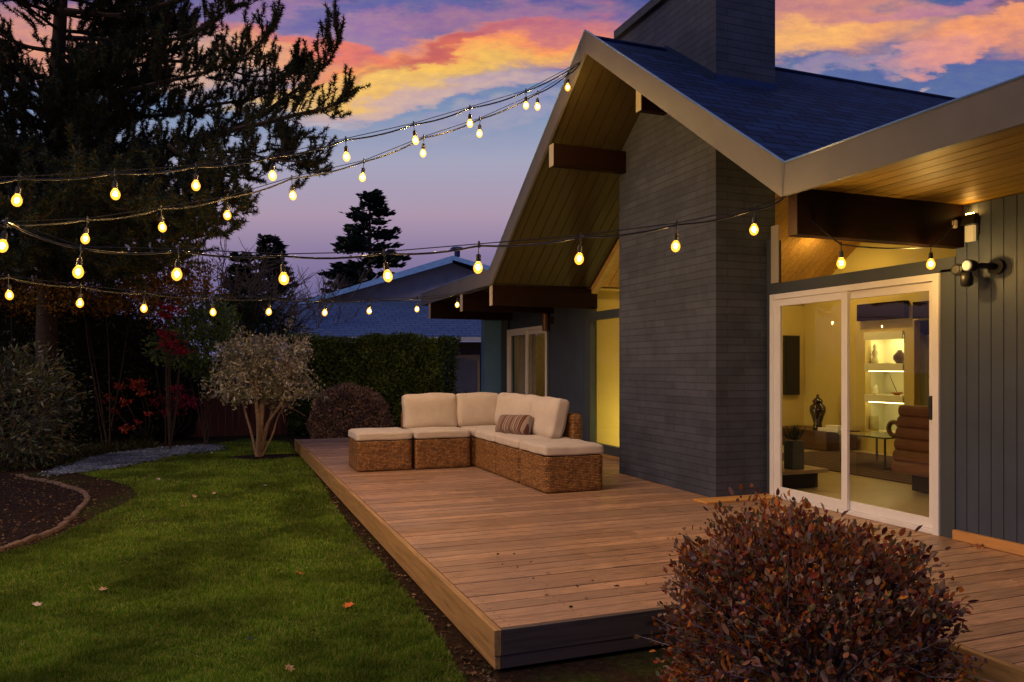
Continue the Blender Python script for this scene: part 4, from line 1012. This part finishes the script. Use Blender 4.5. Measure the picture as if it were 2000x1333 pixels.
# --- generic leafy masses
AMP = [1.0]
def blob_points(c, r, n, shell=.55, flat=0, seed=0):
    d_ = rdir(n); rad = (shell+(1-shell)*rng.random(n)**.6)
    ph = rng.random(12)*6.28
    bump_ = 1+AMP[0]*(.13*np.sin(d_[:, 0]*5+ph[0])+.12*np.sin(d_[:, 1]*6+ph[1])+.13*np.sin(d_[:, 2]*5.5+ph[2])+.08*np.sin(d_[:, 0]*13+d_[:, 1]*11+ph[3])+.07*np.sin(d_[:, 2]*14+d_[:, 1]*9+ph[4]))
    return np.array(c)+d_*np.array(r)*(rad*bump_)[:, None], d_
def bush(name, label, cat, c, r, n, L, W, m, stems=None, barkm=None, shell=.6, base=None, upw=.4, group=None, boxy=False, clump=0):
    base = base or (c[0], c[1], GZ)
    t = thing(name, label, cat, base, group)
    pos, d_ = blob_points(c, r, n, shell)
    if name == 'autumn_shrub': rel = (pos-np.array(c))/np.array(r); pos = np.array(c)+np.sign(rel)*np.abs(rel)**.90*np.array(r)
    if boxy:
        q = rng.uniform(-1, 1, size=(n, 3)); ax = rng.choice([0, 1, 2, 2], n); sg = rng.choice([-1., 1.], n)
        sg[ax == 2] = 1; sg[ax == 1] = np.where(rng.random((ax == 1).sum()) < .8, -1, 1)
        q[np.arange(n), ax] = sg*rng.uniform(.86, 1.0, n)
        pos = np.array(c)+q*np.array(r); pos += .05*np.stack([np.sin(pos[:, 1]*3+pos[:, 2]*5), np.sin(pos[:, 0]*4+pos[:, 2]*3), np.sin(pos[:, 0]*3.1)+np.sin(pos[:, 1]*4)], 1)
        d_ = q*0; d_[np.arange(n), ax] = sg
    if clump:
        ctr = pos[:max(1, n//clump)]; cd = d_[:len(ctr)]; idx = np.repeat(np.arange(len(ctr)), clump)[:n]
        pos = ctr[idx]+rng.normal(size=(len(idx), 3))*L*.8; d_ = cd[idx]
    ok = pos[:, 2] > GZ+.02; pos = pos[ok]; d_ = d_[ok]
    dn = unit(d_*.8+rdir(len(pos))*.9+np.array([0, 0, upw]))
    V, Fc = (leaves_round if name == 'autumn_shrub' else leaves)(pos, dn, L*(.45+1.0*rng.random(len(pos))**1.4), W*(.6+.8*rng.random(len(pos))))
    npmesh('foliage', V, Fc, m, t)
    mb = MB()
    if name in ('laurel', 'evergreen_shrub'): stems, barkm = 4, bark
    for i in range(stems or 14):
        az = rng.uniform(0, 6.28); rr = rng.uniform(.2, .8)
        e = Vector((c[0]+r[0]*rr*math.cos(az), c[1]+r[1]*rr*math.sin(az), c[2]+r[2]*rng.uniform(-.1, .75)))
        b0 = Vector(base)+Vector((rng.normal()*.06, rng.normal()*.06, 0)); mid = b0.lerp(e, .5)+Vector(rng.normal(size=3))*.06
        pl = polyline([b0, mid, e], 4); mb.tube(pl, [max(.004, .018*(1-i_/len(pl))) for i_ in range(len(pl))], 4, False)
    mb.build('stems', barkm or bark_grey, t, smooth=True)
    if name == 'evergreen_shrub':  # dark solid added inside so no sky shows through the leaves
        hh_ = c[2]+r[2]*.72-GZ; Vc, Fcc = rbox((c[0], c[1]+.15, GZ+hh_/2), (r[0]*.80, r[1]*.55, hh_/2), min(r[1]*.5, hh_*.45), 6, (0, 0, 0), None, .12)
        npmesh('shade_filler', Vc, Fcc, M.get('core') or M.setdefault('core', plain('shade_core', (.010, .012, .008), .95, .5, 9, 1.0, .05, bsc=14)), t, smooth=True)
    return t
# foreground shrub
AMP[0] = .75
fc = (2.415, 2.70, .13)
red = leafmat('barberry_leaf', [(.26, .035, .018), (.12, .13, .08), (.40, .10, .02), (.62, .20, .03), (.16, .035, .03), (.22, .18, .05), (.15, .05, .07), (.42, .26, .14), (.10, .11, .06), (.30, .06, .03), (.30, .24, .22), (.55, .17, .02), (.09, .02, .02)], .5, .2, 7, .15, (.4, 1.3))
t = bush('autumn_shrub', 'large rounded shrub with small dark red and orange leaves in front of the deck', 'shrub', fc, (.575, .55, .50), 22000, .033, .019, red, 60, plain('shrub_twigs', (.12, .085, .09), .7, .3, 20), .56, (2.44, 2.70, GZ), .75, None, False, 9)
AMP[0] = 1.0
mb = MB(); SP = []; SD = []
for i in range(520):
    d_ = rdir(1)[0]; d_[2] = abs(d_[2])*1.1-.25
    p0 = Vector(fc)+Vector((d_[0]*.50, d_[1]*.46, d_[2]*.38)); dv = Vector(d_)*.8+Vector((0, 0, .55))+Vector(rng.normal(size=3))*.3; dv.normalize()
    ln = rng.uniform(.10, .25)
    for q_ in range(9):
        g_ = rng.uniform(.35, 1.0); SP.append((p0+dv*ln*g_)[:]); SD.append((dv*.8+Vector(rng.normal(size=3))*.7)[:])
    mb.tube([p0, p0+dv*ln*.5+Vector(rng.normal(size=3))*.01, p0+dv*ln], [.0032, .0026, .0014], 4, False)
mb.build('twigs', plain('young_twigs', (.22, .16, .18), .6, .3, 20), t)
V, Fc = leaves_round(np.array(SP), np.array(SD), .022+.034*rng.random(len(SP))**2, .012+.014*rng.random(len(SP))); npmesh('foliage', V, Fc, red, t)

AMP[0] = .35
# round clipped bush, hedge, multi-stem tree
c_ = P(681, 800, 15.4)
bush('clipped_bush', 'rounded purplish brown clipped bush left of the sofa, before the hedge', 'shrub', (c_[0], c_[1], .26), (.80, .75, .66), 12000, .05, .03, leafmat('purple_leaf', [(.24, .14, .11), (.32, .20, .15), (.42, .28, .20), (.16, .09, .08)], .6, .15, 5), 40, None, .82, (c_[0], c_[1], GZ), .5)
AMP[0] = 1.0
def hedge():
    a, b = Vector(P(585, 720, 17.6)), Vector(P(882, 720, 16.6)); mid = (a+b)/2
    zt = CAMZ+(HZ-662)/F0*17
    t = thing('hedge', 'tall square cut green hedge behind the sofa, before the neighbouring roof', 'hedge', (mid.x, mid.y, GZ))
    ang = math.atan2(b.y-a.y, b.x-a.x); L_ = (b-a).length/2; n = 30000
    q = rng.uniform(-1, 1, size=(n, 3)); ax = rng.choice([0, 1, 1, 1, 2, 2], n); sg = np.where(rng.random(n) < .85, -1., 1.)
    sg[ax == 2] = 1; sg[ax == 0] = rng.choice([-1., 1.], (ax == 0).sum())
    q[np.arange(n), ax] = sg*rng.uniform(.90, 1.0, n); H_ = (zt-GZ)/2
    loc = q*np.array([L_, .5, H_]); loc[:, 2] += .05*np.sin(loc[:, 0]*3)+.035*np.sin(loc[:, 0]*7+1)+rng.normal(size=n)*.025; loc[:, 1] += .06*np.sin(loc[:, 0]*2.4+loc[:, 2]*3)
    ca, sa = math.cos(ang), math.sin(ang)
    pos = np.stack([mid.x+loc[:, 0]*ca-loc[:, 1]*sa, mid.y+loc[:, 0]*sa+loc[:, 1]*ca, GZ+H_+loc[:, 2]], 1)
    V, Fc = leaves(pos, rdir(n)+np.array([-.1, -.5, .5]), .075*(.6+.7*rng.random(n)), .045)
    npmesh('foliage', V, Fc, leafmat('hedge_leaf', [(.07, .11, .02), (.115, .165, .028), (.17, .23, .045), (.05, .08, .025)], .4, .15, 2.5, .45), t)
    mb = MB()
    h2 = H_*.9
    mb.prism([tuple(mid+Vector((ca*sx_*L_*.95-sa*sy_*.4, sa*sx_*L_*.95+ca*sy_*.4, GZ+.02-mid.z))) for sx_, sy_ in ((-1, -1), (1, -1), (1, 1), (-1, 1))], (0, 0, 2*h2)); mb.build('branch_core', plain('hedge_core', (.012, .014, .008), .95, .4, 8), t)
hedge()
def multistem():
    b = Vector(G(505, 893)); D = 12.9
    t = thing('small_tree', 'small pale leaved tree with several bare stems at the lawn edge', 'tree', tuple(b))
    def q(u, v, dd=0): return Vector(P(u, v, D+dd))
    stems = [[b, q(508, 840), q(512, 790), q(516, 740), q(512, 690)], [b, q(522, 830, -.1), q(548, 790, -.2), q(556, 760, -.2), q(565, 710, -.3)],
             [b+Vector((-.03, 0, 0)), q(492, 850, .1), q(478, 800, .15), q(470, 760, .2), q(455, 720, .2)], [b+Vector((.05, 0, 0)), q(532, 850, .2), q(545, 810, .3), q(575, 770, .4)],
             [b, q(505, 830, -.2), q(500, 780, -.35), q(500, 720, -.4)], [b+Vector((.03, .02, 0)), q(520, 845, .3), q(532, 790, .5), q(530, 720, .5)]]
    rr = [.060, .034, .026, .020, .045, .026]
    mb = MB()
    for s, r in zip(stems, rr):
        pl = polyline(s, 5); mb.tube(pl, [r*(1-.6*i/len(pl)) for i in range(len(pl))], 7, False)
        for j in range(11):
            p0 = pl[int(rng.uniform(.62, .99)*len(pl))]; e = p0+Vector(rng.normal(size=3))*.22+Vector((0, 0, .14)); mb.tube([p0, p0.lerp(e, .5)+Vector((0, 0, .03)), e], [.010, .007, .004], 4, False)
    mb.build('trunk', bark_pale, t, smooth=True)
    c = np.array(q(518, 730)); n = 900; AMP[0] = 1.3; ctr, d_ = blob_points(c, (.80, .74, .66), n, .38); AMP[0] = 1.0
    low = ctr[:, 2] < c[2]-.38; keep = ~low | (rng.random(n) < .35); ctr = ctr[keep]
    m_ = 11; pos = np.repeat(ctr, m_, 0)+rng.normal(size=(len(ctr)*m_, 3))*.045
    V, Fc = leaves(pos, rdir(len(pos))+np.array([0, 0, .2]), .075*(.6+.7*rng.random(len(pos))), .032)
    npmesh('crown', V, Fc, leafmat('variegated_leaf', [(.44, .39, .30), (.60, .55, .46), (.26, .26, .12), (.16, .17, .06), (.70, .65, .55), (.34, .27, .15)], .5, .15, 4), t)
multistem()

# fence panel, left of the tree
def fence():
    a, b = Vector(P(318, 760, 16.6)), Vector(P(600, 760, 17.6)); dv = (b-a); L_ = dv.length; dv.normalize(); nrm = Vector((dv.y, -dv.x, 0))
    t = thing('fence', 'dark red brown board fence between the shrubs and the pale tree', 'fence', (a.x, a.y, GZ))
    fm = wood('fence_wood', (.16, .05, .03), 'z', .85, .4); z1 = CAMZ+(HZ-706)/F0*16.8; mb = MB(); s = 0
    while s < L_-.14:
        p = a+dv*s; w_ = .135; quad = [p, p+dv*w_, p+dv*w_+nrm*.02, p+nrm*.02]
        mb.prism([(c.x, c.y, GZ) for c in quad], (0, 0, z1-GZ+rng.uniform(-.01, .01))); s += .142
    mb.build('fence_board', fm, t)
    for s in np.arange(0, L_, 1.8):
        p = a+dv*s+nrm*.025; mb = MB(); quad = [p, p+dv*.1, p+dv*.1+nrm*.09, p+nrm*.09]; mb.prism([(c.x, c.y, GZ) for c in quad], (0, 0, z1-GZ+.08)); mb.build('post', fm, t)
fence()
# dark shrubs along the left
dark = leafmat('dark_evergreen', [(.008, .012, .007), (.014, .020, .009), (.022, .028, .012), (.03, .022, .012)], .45, .12, 1.5, .35)
rhodo = leafmat('rhododendron_leaf', [(.05, .075, .03), (.08, .10, .04), (.12, .12, .06), (.16, .11, .04), (.07, .07, .07)], .4, .12, 2.5, .4)
c_ = P(5, 740, 11.8); bush('rhododendron', 'broad leaved evergreen shrub cut by the left edge of the picture', 'shrub', (c_[0], c_[1], .55), (1.0, .9, 1.05), 7000, .12, .036, rhodo, 16, None, .6, (c_[0], c_[1], GZ), .1, None, False, 6)
for i, (u, v, d_, rx, rz, n, lb) in enumerate([
        (60, 690, 15.6, 1.7, 1.7, 12000, 'dark evergreen mass beside the left edge shrub, below the lowest bulbs'),
        (185, 720, 15.9, 1.5, 1.5, 11000, 'dark evergreen shrub below the second lowest string bulb, left of the red shrub'),
        (285, 740, 16.3, 1.25, 1.35, 9000, 'dark evergreen shrub directly behind the red leaved shrub')]):
    c_ = P(u, v, d_); bush('evergreen_shrub', lb, 'shrub', (c_[0], c_[1], c_[2]), (rx, 1.1, rz), n, .085, .05, dark, 14, None, .55, (c_[0], c_[1], GZ), .3)
brown = leafmat('bulb_lit_leaf', [(.34, .15, .02), (.46, .20, .03), (.22, .13, .03), (.12, .09, .03)], .5, .2, 2)  # orange of the bulb light is painted into these leaves
for (u, v, d_, rx, ry, rz, n, lb) in [
        (60, 560, 15.0, 1.3, 1.0, .75, 4500, 'small leaved tree painted with orange bulb light under the pine, at the left edge'),
        (210, 560, 14.8, 1.5, 1.0, .72, 5200, 'small leaved tree painted with orange bulb light in the middle under the pine'),
        (330, 560, 15.2, 1.0, .9, .7, 3400, 'gappy small leaved tree painted with orange bulb light, right of the others under the pine')]:
    c_ = P(u, v, d_); bush('bulb_lit_tree', lb, 'tree', c_, (rx, ry, rz), n, .075, .045, brown, 5, bark, .25, (c_[0], c_[1], GZ), .3, None, False, 5)
green = leafmat('bright_hedge_leaf', [(.08, .14, .03), (.14, .22, .05), (.20, .28, .08), (.10, .12, .10)], .45, .2, 3)
c_ = P(402, 662, 15.0); bush('laurel', 'fresh green laurel bush behind the fence, left of the pale tree', 'shrub', (c_[0], c_[1], c_[2]-.1), (.85, .7, .72), 5500, .085, .045, green, 12, None, .6, (c_[0], c_[1], GZ), .4)
c_ = P(470, 640, 17.8); bush('laurel', 'dark green bush behind the crown of the pale tree', 'shrub', (c_[0], c_[1], c_[2]), (1.1, .7, .65), 5000, .085, .045, leafmat('mid_green', [(.016, .03, .012), (.03, .05, .018)], .5, .2), 12, None, .6, (c_[0], c_[1], GZ), .4)
redm = leafmat('crimson_leaf', [(.42, .018, .03), (.30, .012, .028), (.5, .05, .03), (.22, .01, .02)], .45, .35, 5)
def maple(label, base_uv, D, clusters, name='red_maple', m=None):
    b = Vector(G(*base_uv)) if base_uv[1] > HZ+30 else Vector(P(base_uv[0], 870, D)); b.z = GZ
    t = thing(name, label, 'tree', tuple(b)); mb = MB(); P_ = []
    for (u, v, r, n, dd) in clusters:
        c = Vector(P(u, v, D+dd)); mid = b.lerp(c, .45)+Vector((RT[0], RT[1], 0))*((c-b).dot(Vector((RT[0], RT[1], 0)))*.22)
        pl = polyline([b, mid, c], 5); mb.tube(pl, [.016*(1-.7*i/len(pl)) for i in range(len(pl))], 5, False)
        P_.append(np.array(c)+rng.normal(size=(n, 3))*np.array([r, r, r*.6]))
    mb.build('stems', bark if name == 'red_maple' else bark_grey, t, smooth=True); P_ = np.concatenate(P_)
    V, Fc = leaves(P_, rdir(len(P_))+np.array([0, 0, -.3]), .07*(.6+.7*rng.random(len(P_))), .05)
    npmesh('foliage', V, Fc, m or redm, t)
maple('low open shrub with scattered crimson leaves near the gravel path', (284, 862), 14.9,
      [(232, 754, .05, 26, 0), (270, 749, .08, 80, .1), (208, 776, .06, 24, 0), (246, 784, .05, 26, -.1), (222, 800, .05, 14, .1), (246, 836, .05, 40, -.2), (281, 766, .06, 34, 0), (290, 808, .04, 16, -.1), (268, 822, .04, 12, .1)],
      'red_shrub', leafmat('crimson_leaf_low', [(.40, .03, .03), (.48, .07, .03), (.30, .02, .05), (.42, .16, .04)], .45, .3, 5))
maple('crimson shrub with two arching stems in front of the board fence', (331, 858), 15.3,
      [(345, 757, .07, 50, 0), (358, 778, .11, 110, .1), (375, 788, .08, 70, 0), (326, 780, .10, 70, .1), (345, 796, .09, 80, 0), (328, 806, .07, 60, -.1), (304, 788, .06, 24, 0)], 'red_shrub',
      leafmat('wine_leaf', [(.32, .015, .07), (.38, .02, .09), (.22, .02, .08), (.45, .05, .04)], .45, .3, 5))
maple('narrow bright crimson maple rising behind the fence', (332, 700), 14.0, [(328, 600, .06, 60, 0), (324, 616, .05, 50, 0), (323, 652, .07, 80, 0), (333, 672, .09, 110, 0), (352, 686, .06, 60, 0), (357, 606, .05, 20, .2)], 'red_maple', leafmat('bright_crimson', [(.50, .02, .07), (.36, .015, .05), (.55, .06, .05), (.20, .02, .03)], .45, .4, 5))
# red shrubs right of the hedge
c_ = P(915, 750, 17.5); bush('berry_shrub', 'low red leaved shrub between the hedge and the far wall', 'shrub', (c_[0], c_[1], .25), (.55, .4, .45), 1800, .08, .045, leafmat('berry_leaf', [(.16, .02, .025), (.22, .06, .02), (.07, .02, .02)], .5, .25), 14, None, .4, (c_[0], c_[1], GZ), .5)
# low ferns and ground cover at left
def tuftbed():
    n = 9000; uu = rng.uniform(-60, 300, n); vv = 868+rng.random(n)**1.0*48-np.clip((uu-120)*.12, 0, 18)
    pts = np.array([G(a, b) for a, b in zip(uu, vv)]); ok = (np.sin(pts[:, 0]*2.3)+np.sin(pts[:, 1]*3.1)+rng.random(n)*1.5) > .2
    pts = pts[ok]; pts = pts[~inpoly(pts[:, 0], pts[:, 1], [G(*p)[:2] for p in path_px])]
    V, Fc = leaves(pts, rng.normal(size=(len(pts), 3))*[.8, .8, 0]+[0, 0, .7], .16*(.4+.8*rng.random(len(pts))), .03)
    tag(npmesh('ground_cover', V, Fc, leafmat('ground_cover_leaf', [(.03, .04, .014), (.05, .055, .02), (.045, .03, .014)], .5, .2, 3)), kind='stuff')
tuftbed()

# conifers and bare trees beyond
def conifer(label, u, vtop, vbot, hw, D, n_l=16, seed=1):
    ctr = Vector(P(u, vbot, D)); top = CAMZ+(HZ-vtop)/F0*D; zb = max(GZ, CAMZ+(HZ-vbot)/F0*D-1.5); R_ = hw/F0*D
    t = thing('conifer', label, 'tree', (ctr.x, ctr.y, GZ))
    mb = MB(); mb.tube([(ctr.x, ctr.y, GZ), (ctr.x, ctr.y, top-.2)], [.25, .03], 7); mb.build('trunk', bark, t)
    br = MB(); Ps = []; Ds = []; H_ = top-zb; k = n_l
    for i in range(k):
        f = (i+.5)/k; z = zb+H_*f; rr = R_*(1.0-f)**.72*(1 if f > .12 else .8)+.12
        for j in range(9):
            az = rng.uniform(0, 6.28); ln = rr*rng.uniform(.65, 1.1); dv = Vector((math.cos(az), math.sin(az), 0)); zj = z+rng.uniform(-.5, .5)*H_/k
            p0 = Vector((ctr.x, ctr.y, zj)); e = p0+dv*ln+Vector((0, 0, -.10*ln)); mid = p0+dv*ln*.5+Vector((0, 0, -.12*ln))
            tip = e+Vector((0, 0, .14*ln)); br.tube([p0, mid, e], [.04, .03, .012], 3, False)
            m_ = int(12+ln*26)
            for q in range(m_):
                g = rng.uniform(.18, 1.02); pt = p0+dv*ln*g; pt.z += -.24*ln*g*(1-g)-.10*ln*g*g+.10*ln*max(0, g-.6)
                wd = .22*ln*(1-g)+.12
                side = Vector((-dv.y, dv.x, 0)); Ps.append((pt+side*rng.normal()*wd+Vector((0, 0, rng.normal()*.05)))[:]); Ds.append((dv*.7+side*rng.normal()*.5+Vector((0, 0, .25)))[:])
    br.build('branches', bark, t)
    V, Fc = leaves(np.array(Ps), np.array(Ds), .36, .15); npmesh('crown', V, Fc, M['conif'], t)
M['conif'] = leafmat('conifer_needles', [(.010, .020, .018), (.016, .030, .024), (.024, .038, .026)], .6, .1, 1)
conifer('tall layered conifer standing behind the neighbouring house', 722, 372, 580, 114, 38, 15)
conifer('mid height dark conifer, left of the neighbouring roof', 527, 462, 600, 62, 34, 11)
conifer('narrow short conifer directly left of the mid height one', 470, 500, 605, 42, 34, 9)
def bare(label, u, vb, vt, D, spread, n=5, lean=0, r0=.07):
    b = Vector(P(u, vb, D)); b.z = GZ; t = thing('bare_tree', label, 'tree', tuple(b)); mb = MB()
    def grow(p, dv, ln, r, lv):
        e = p+dv*ln; m_ = p.lerp(e, .5)+Vector(rng.normal(size=3))*ln*.06; mb.tube([p, m_, e], [r, r*.8, r*.6], 4, False)
        if lv == 0: return
        for i in range(3 if lv > 1 else 4):
            nd = (dv+Vector(rng.normal(size=3))*spread+Vector((0, 0, .15))).normalized(); grow(p.lerp(e, rng.uniform(.45, 1)), nd, ln*rng.uniform(.55, .8), max(.009, r*.55), lv-1)
    zt = CAMZ+(HZ-vt)/F0*D; H_ = zt-GZ
    for i in range(n):
        a = Vector((RT[0]*(lean+rng.normal()*.22), RT[1]*(lean+rng.normal()*.22), 1)).normalized(); grow(b, a, H_*.42, r0, 4)
    mb.build('trunk', bark_grey, t)
bare('leafless spreading tree with pale twigs behind the pale crowned tree', 400, 700, 440, 19, .45, 5, .35)
bare('thin leafless sapling left of the tall conifer', 616, 640, 478, 26, .28, 2, 0, .04)

# ------------------------------------------------------------------ the neighbouring house
def neighbour():
    t = thing('neighbour_house', 'neighbouring house with low dark blue roof and pale gable fascia beyond the hedge', 'house', P(800, 800, 26)[:2]+(GZ,))
    DE, DR = 25.0, 29.0
    L0, L1 = P(470, 657, DE), P(1010, 657, DE); U0, U1 = P(540, 588, DR), P(1010, 588, DR)
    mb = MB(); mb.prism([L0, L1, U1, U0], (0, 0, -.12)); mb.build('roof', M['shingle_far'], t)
    # gutter / fascia
    g0, g1 = Vector(L0), Vector(L1); mb = MB(); f = Vector((FW[0], FW[1], 0))*-.05
    mb.prism([tuple(g0+f+Vector((0, 0, -.03))), tuple(g1+f+Vector((0, 0, -.03))), tuple(g1+f+Vector((0, 0, -.17))), tuple(g0+f+Vector((0, 0, -.17)))], (-f.x*.9, -f.y*.9, 0)); mb.build('gutter', plain('gutter_paint', (.42, .44, .50), .5), t)
    # wall under the eave with a window
    w0, w1 = Vector(P(560, 700, DE+.6)), Vector(P(1010, 700, DE+.6)); th = Vector((FW[0], FW[1], 0))*.15
    mb = MB(); mb.prism([(w0.x, w0.y, GZ), (w1.x, w1.y, GZ), (w1.x, w1.y, 2.15), (w0.x, w0.y, 2.15)], tuple(th)); mb.build('wall', plain('neighbour_wall', (.10, .07, .06), .7), t)
    a, b = Vector(P(882, 700, DE+.5)), Vector(P(937, 700, DE+.5)); mb = MB(); z0, z1 = .3, 1.72
    mb.prism([(a.x, a.y, z0), (b.x, b.y, z0), (b.x, b.y, z1), (a.x, a.y, z1)], tuple(th*.3)); wn = mb.build('window', plain('window_frame_far', (.30, .20, .12), .5), t)
    dv = (b-a).normalized(); q = -th*.12
    mb = MB(); a2, b2 = a+dv*.10+q, b-dv*.10+q
    mb.prism([(a2.x, a2.y, z0+.1), (b2.x, b2.y, z0+.1), (b2.x, b2.y, z1-.1), (a2.x, a2.y, z1-.1)], tuple(th*.1)); mb.build('window_pane', plain('dim_pane', (.10, .10, .13), .1, .1, 2, 0, spec=.8), wn)
    # upper gable wall and roof planes
    ap = Vector(P(878, 512, 29.3)); le = Vector(P(600, 598, 29.3)); re = Vector(P(1100, 598, 29.3))
    mb = MB(); mb.prism([tuple(le), tuple(re), tuple(ap)], (FW[0]*.2, FW[1]*.2, 0)); mb.build('gable_wall', plain('gable_siding', (.36, .37, .44), .6, .15, 3), t)
    up = Vector((0, 0, .10)); back = Vector((FW[0]*10, FW[1]*10, 0)); fr = Vector((-FW[0]*.6, -FW[1]*.6, 0))
    le2 = Vector(P(575, 594, 28.7)); ap2 = Vector(P(884, 500, 28.7)); re2 = Vector(P(1100, 560, 28.7))
    mb = MB()
    for p, q_ in ((le2, ap2), (ap2, re2)): mb.prism([tuple(p), tuple(q_), tuple(q_-up), tuple(p-up)], tuple(back))
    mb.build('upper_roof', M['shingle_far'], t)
    mb = MB(); nf = Vector((-FW[0]*.04, -FW[1]*.04, 0))
    for p, q_ in ((le2, ap2), (ap2, re2)):
        a3, b3 = p+nf+Vector((0, 0, .0)), q_+nf; dz = Vector((0, 0, .26)); mb.prism([tuple(a3), tuple(b3), tuple(b3-dz), tuple(a3-dz*.6)], tuple(-nf*.9))
    mb.build('fascia_board', plain('blue_fascia', (.20, .42, .85), .5), t)
    v0 = Vector(P(893, 497, 31)); mb = MB(); mb.lathe((v0.x, v0.y, v0.z-.1), [(.12, 0), (.12, .28), (.30, .30), (.22, .38), (.05, .40)], 12); mb.build('roof_vent', M['flash'], t)
neighbour()

# ------------------------------------------------------------------ edging bricks and fallen leaves
brk = plain('edging_brick', (.15, .095, .065), .9, .3, 8, .6, .008)
curve = polyline([(*G(u, v)[:2], GZ) for u, v in [(28, 929), (62, 938), (95, 943), (130, 953), (158, 962), (170, 975), (160, 992), (112, 1036), (60, 1056), (8, 1074), (-50, 1096)]], 14)
proto = None; s = 0; k = 0; bricks = []
for a, b in zip(curve[:-1], curve[1:]):
    s += (b-a).length
    if s < .215: continue
    s = 0; ang = math.atan2(b.y-a.y, b.x-a.x)
    if proto is None:
        V, Fc = rbox((0, 0, .006), (.10, .027, .022), .008, 3, (0, 0, 0), None, .003); proto = npmesh('edging_brick', V, Fc, brk, None, smooth=False); o = proto
    else: o = proto.copy(); COL.objects.link(o)
    o.location = (b.x, b.y, GZ+rng.uniform(0, .012)); o.rotation_euler = (rng.normal()*.05, rng.normal()*.05, ang+rng.normal()*.06)
    k += 1; bricks.append(o)
ords = 'first second third fourth fifth sixth seventh eighth ninth tenth eleventh twelfth thirteenth fourteenth fifteenth sixteenth seventeenth eighteenth nineteenth twentieth'.split()
for i, o in enumerate(bricks):
    j = len(bricks)-1-i
    tag(o, ('weathered edging brick, %s from the far end of the row curving around the mulch' % ords[i]) if i < len(bricks)/2 else ('weathered edging brick, %s from the near left end of the row around the mulch' % ords[j]), 'brick', 'curved row of edging bricks')
def leafmesh(name, m, L=.06):
    pts = [(0, -.5), (.22, -.25), (.5, -.2), (.3, .05), (.42, .3), (.15, .28), (0, .55), (-.15, .28), (-.42, .3), (-.3, .05), (-.5, -.2), (-.22, -.25)]
    me = bpy.data.meshes.new(name); vs = [(x*L, y*L, .25*L*(abs(x)*.9+abs(y)*.5)) for x, y in pts]+[(0, 0, 0)]
    me.from_pydata(vs, [], [(i, (i+1) % 12, 12) for i in range(12)]); me.materials.append(m); return me
lo = leafmesh('orange_leaf', plain('fallen_orange', (.62, .12, .015), .6, .2, 30), .075); lt = leafmesh('tan_leaf', plain('fallen_tan', (.40, .24, .14), .7, .3, 30), .06); lp = leafmesh('pale_leaf', plain('fallen_pale', (.55, .45, .42), .7, .2, 30), .065)
for (u, v, me, lb) in [(681, 1194, lo, 'bright orange fallen leaf on the lawn beside the deck corner'), (489, 1261, lp, 'pale pinkish fallen leaf near the bottom of the lawn'),
                       (586, 1130, lo, 'dull orange fallen leaf in the middle of the lawn'), (283, 1101, lt, 'tan fallen leaf in the left half of the lawn'), (356, 996, lt, 'tan upright fallen leaf in the middle distance of the lawn'),
                       (348, 947, lt, 'larger tan fallen leaf near the top of the lawn'), (517, 954, lp, 'small pale fallen leaf near the deck edge'), (414, 887, lp, 'small white fallen leaf by the gravel path tip'),
                       (384, 945, lt, 'brown fallen leaf right of the larger tan leaf'), (55, 1078, lt, 'fallen leaf just outside the edging bricks'), (201, 1162, lt, 'small brown leaf at the left of the near lawn'),
                       (72, 1188, lp, 'pale leaf at the far left of the near lawn'), (565, 1320, lt, 'brown leaf at the bottom edge of the lawn'), (133, 985, lp, 'pale leaf lying on the mulch bed, nearer the bricks'), (98, 991, lp, 'pale leaf lying in the middle of the mulch bed'),
                       (310, 940, lp, 'tiny pale leaf near the end of the gravel path'), (418, 970, lt, 'tiny tan leaf left of the deck'), (380, 976, lt, 'tiny brown leaf between the tan leaves')]:
    x, y, z = G(u, v); o = bpy.data.objects.new('fallen_leaf', me); COL.objects.link(o); o.location = (x, y, GZ+.035 if v > 940 and u > 180 else GZ+.02); o.rotation_euler = (rng.uniform(-.5, .5), rng.uniform(-.5, .5), rng.uniform(0, 6))
    tag(o, lb, 'leaf', 'fallen leaves on the ground')
x, y, z = G(1912, 1071, 0); V, Fc = leaves(np.array([[x, y, .01]])+rng.normal(size=(14, 3))*[.02, .02, .005], rdir(14)+np.array([0, 0, .4]), .04, .018)
tag(npmesh('leaf_cluster', V, Fc, red, None, origin=(x, y, 0)), 'small heap of dark red leaves on the deck by the skirting board', 'leaf cluster')
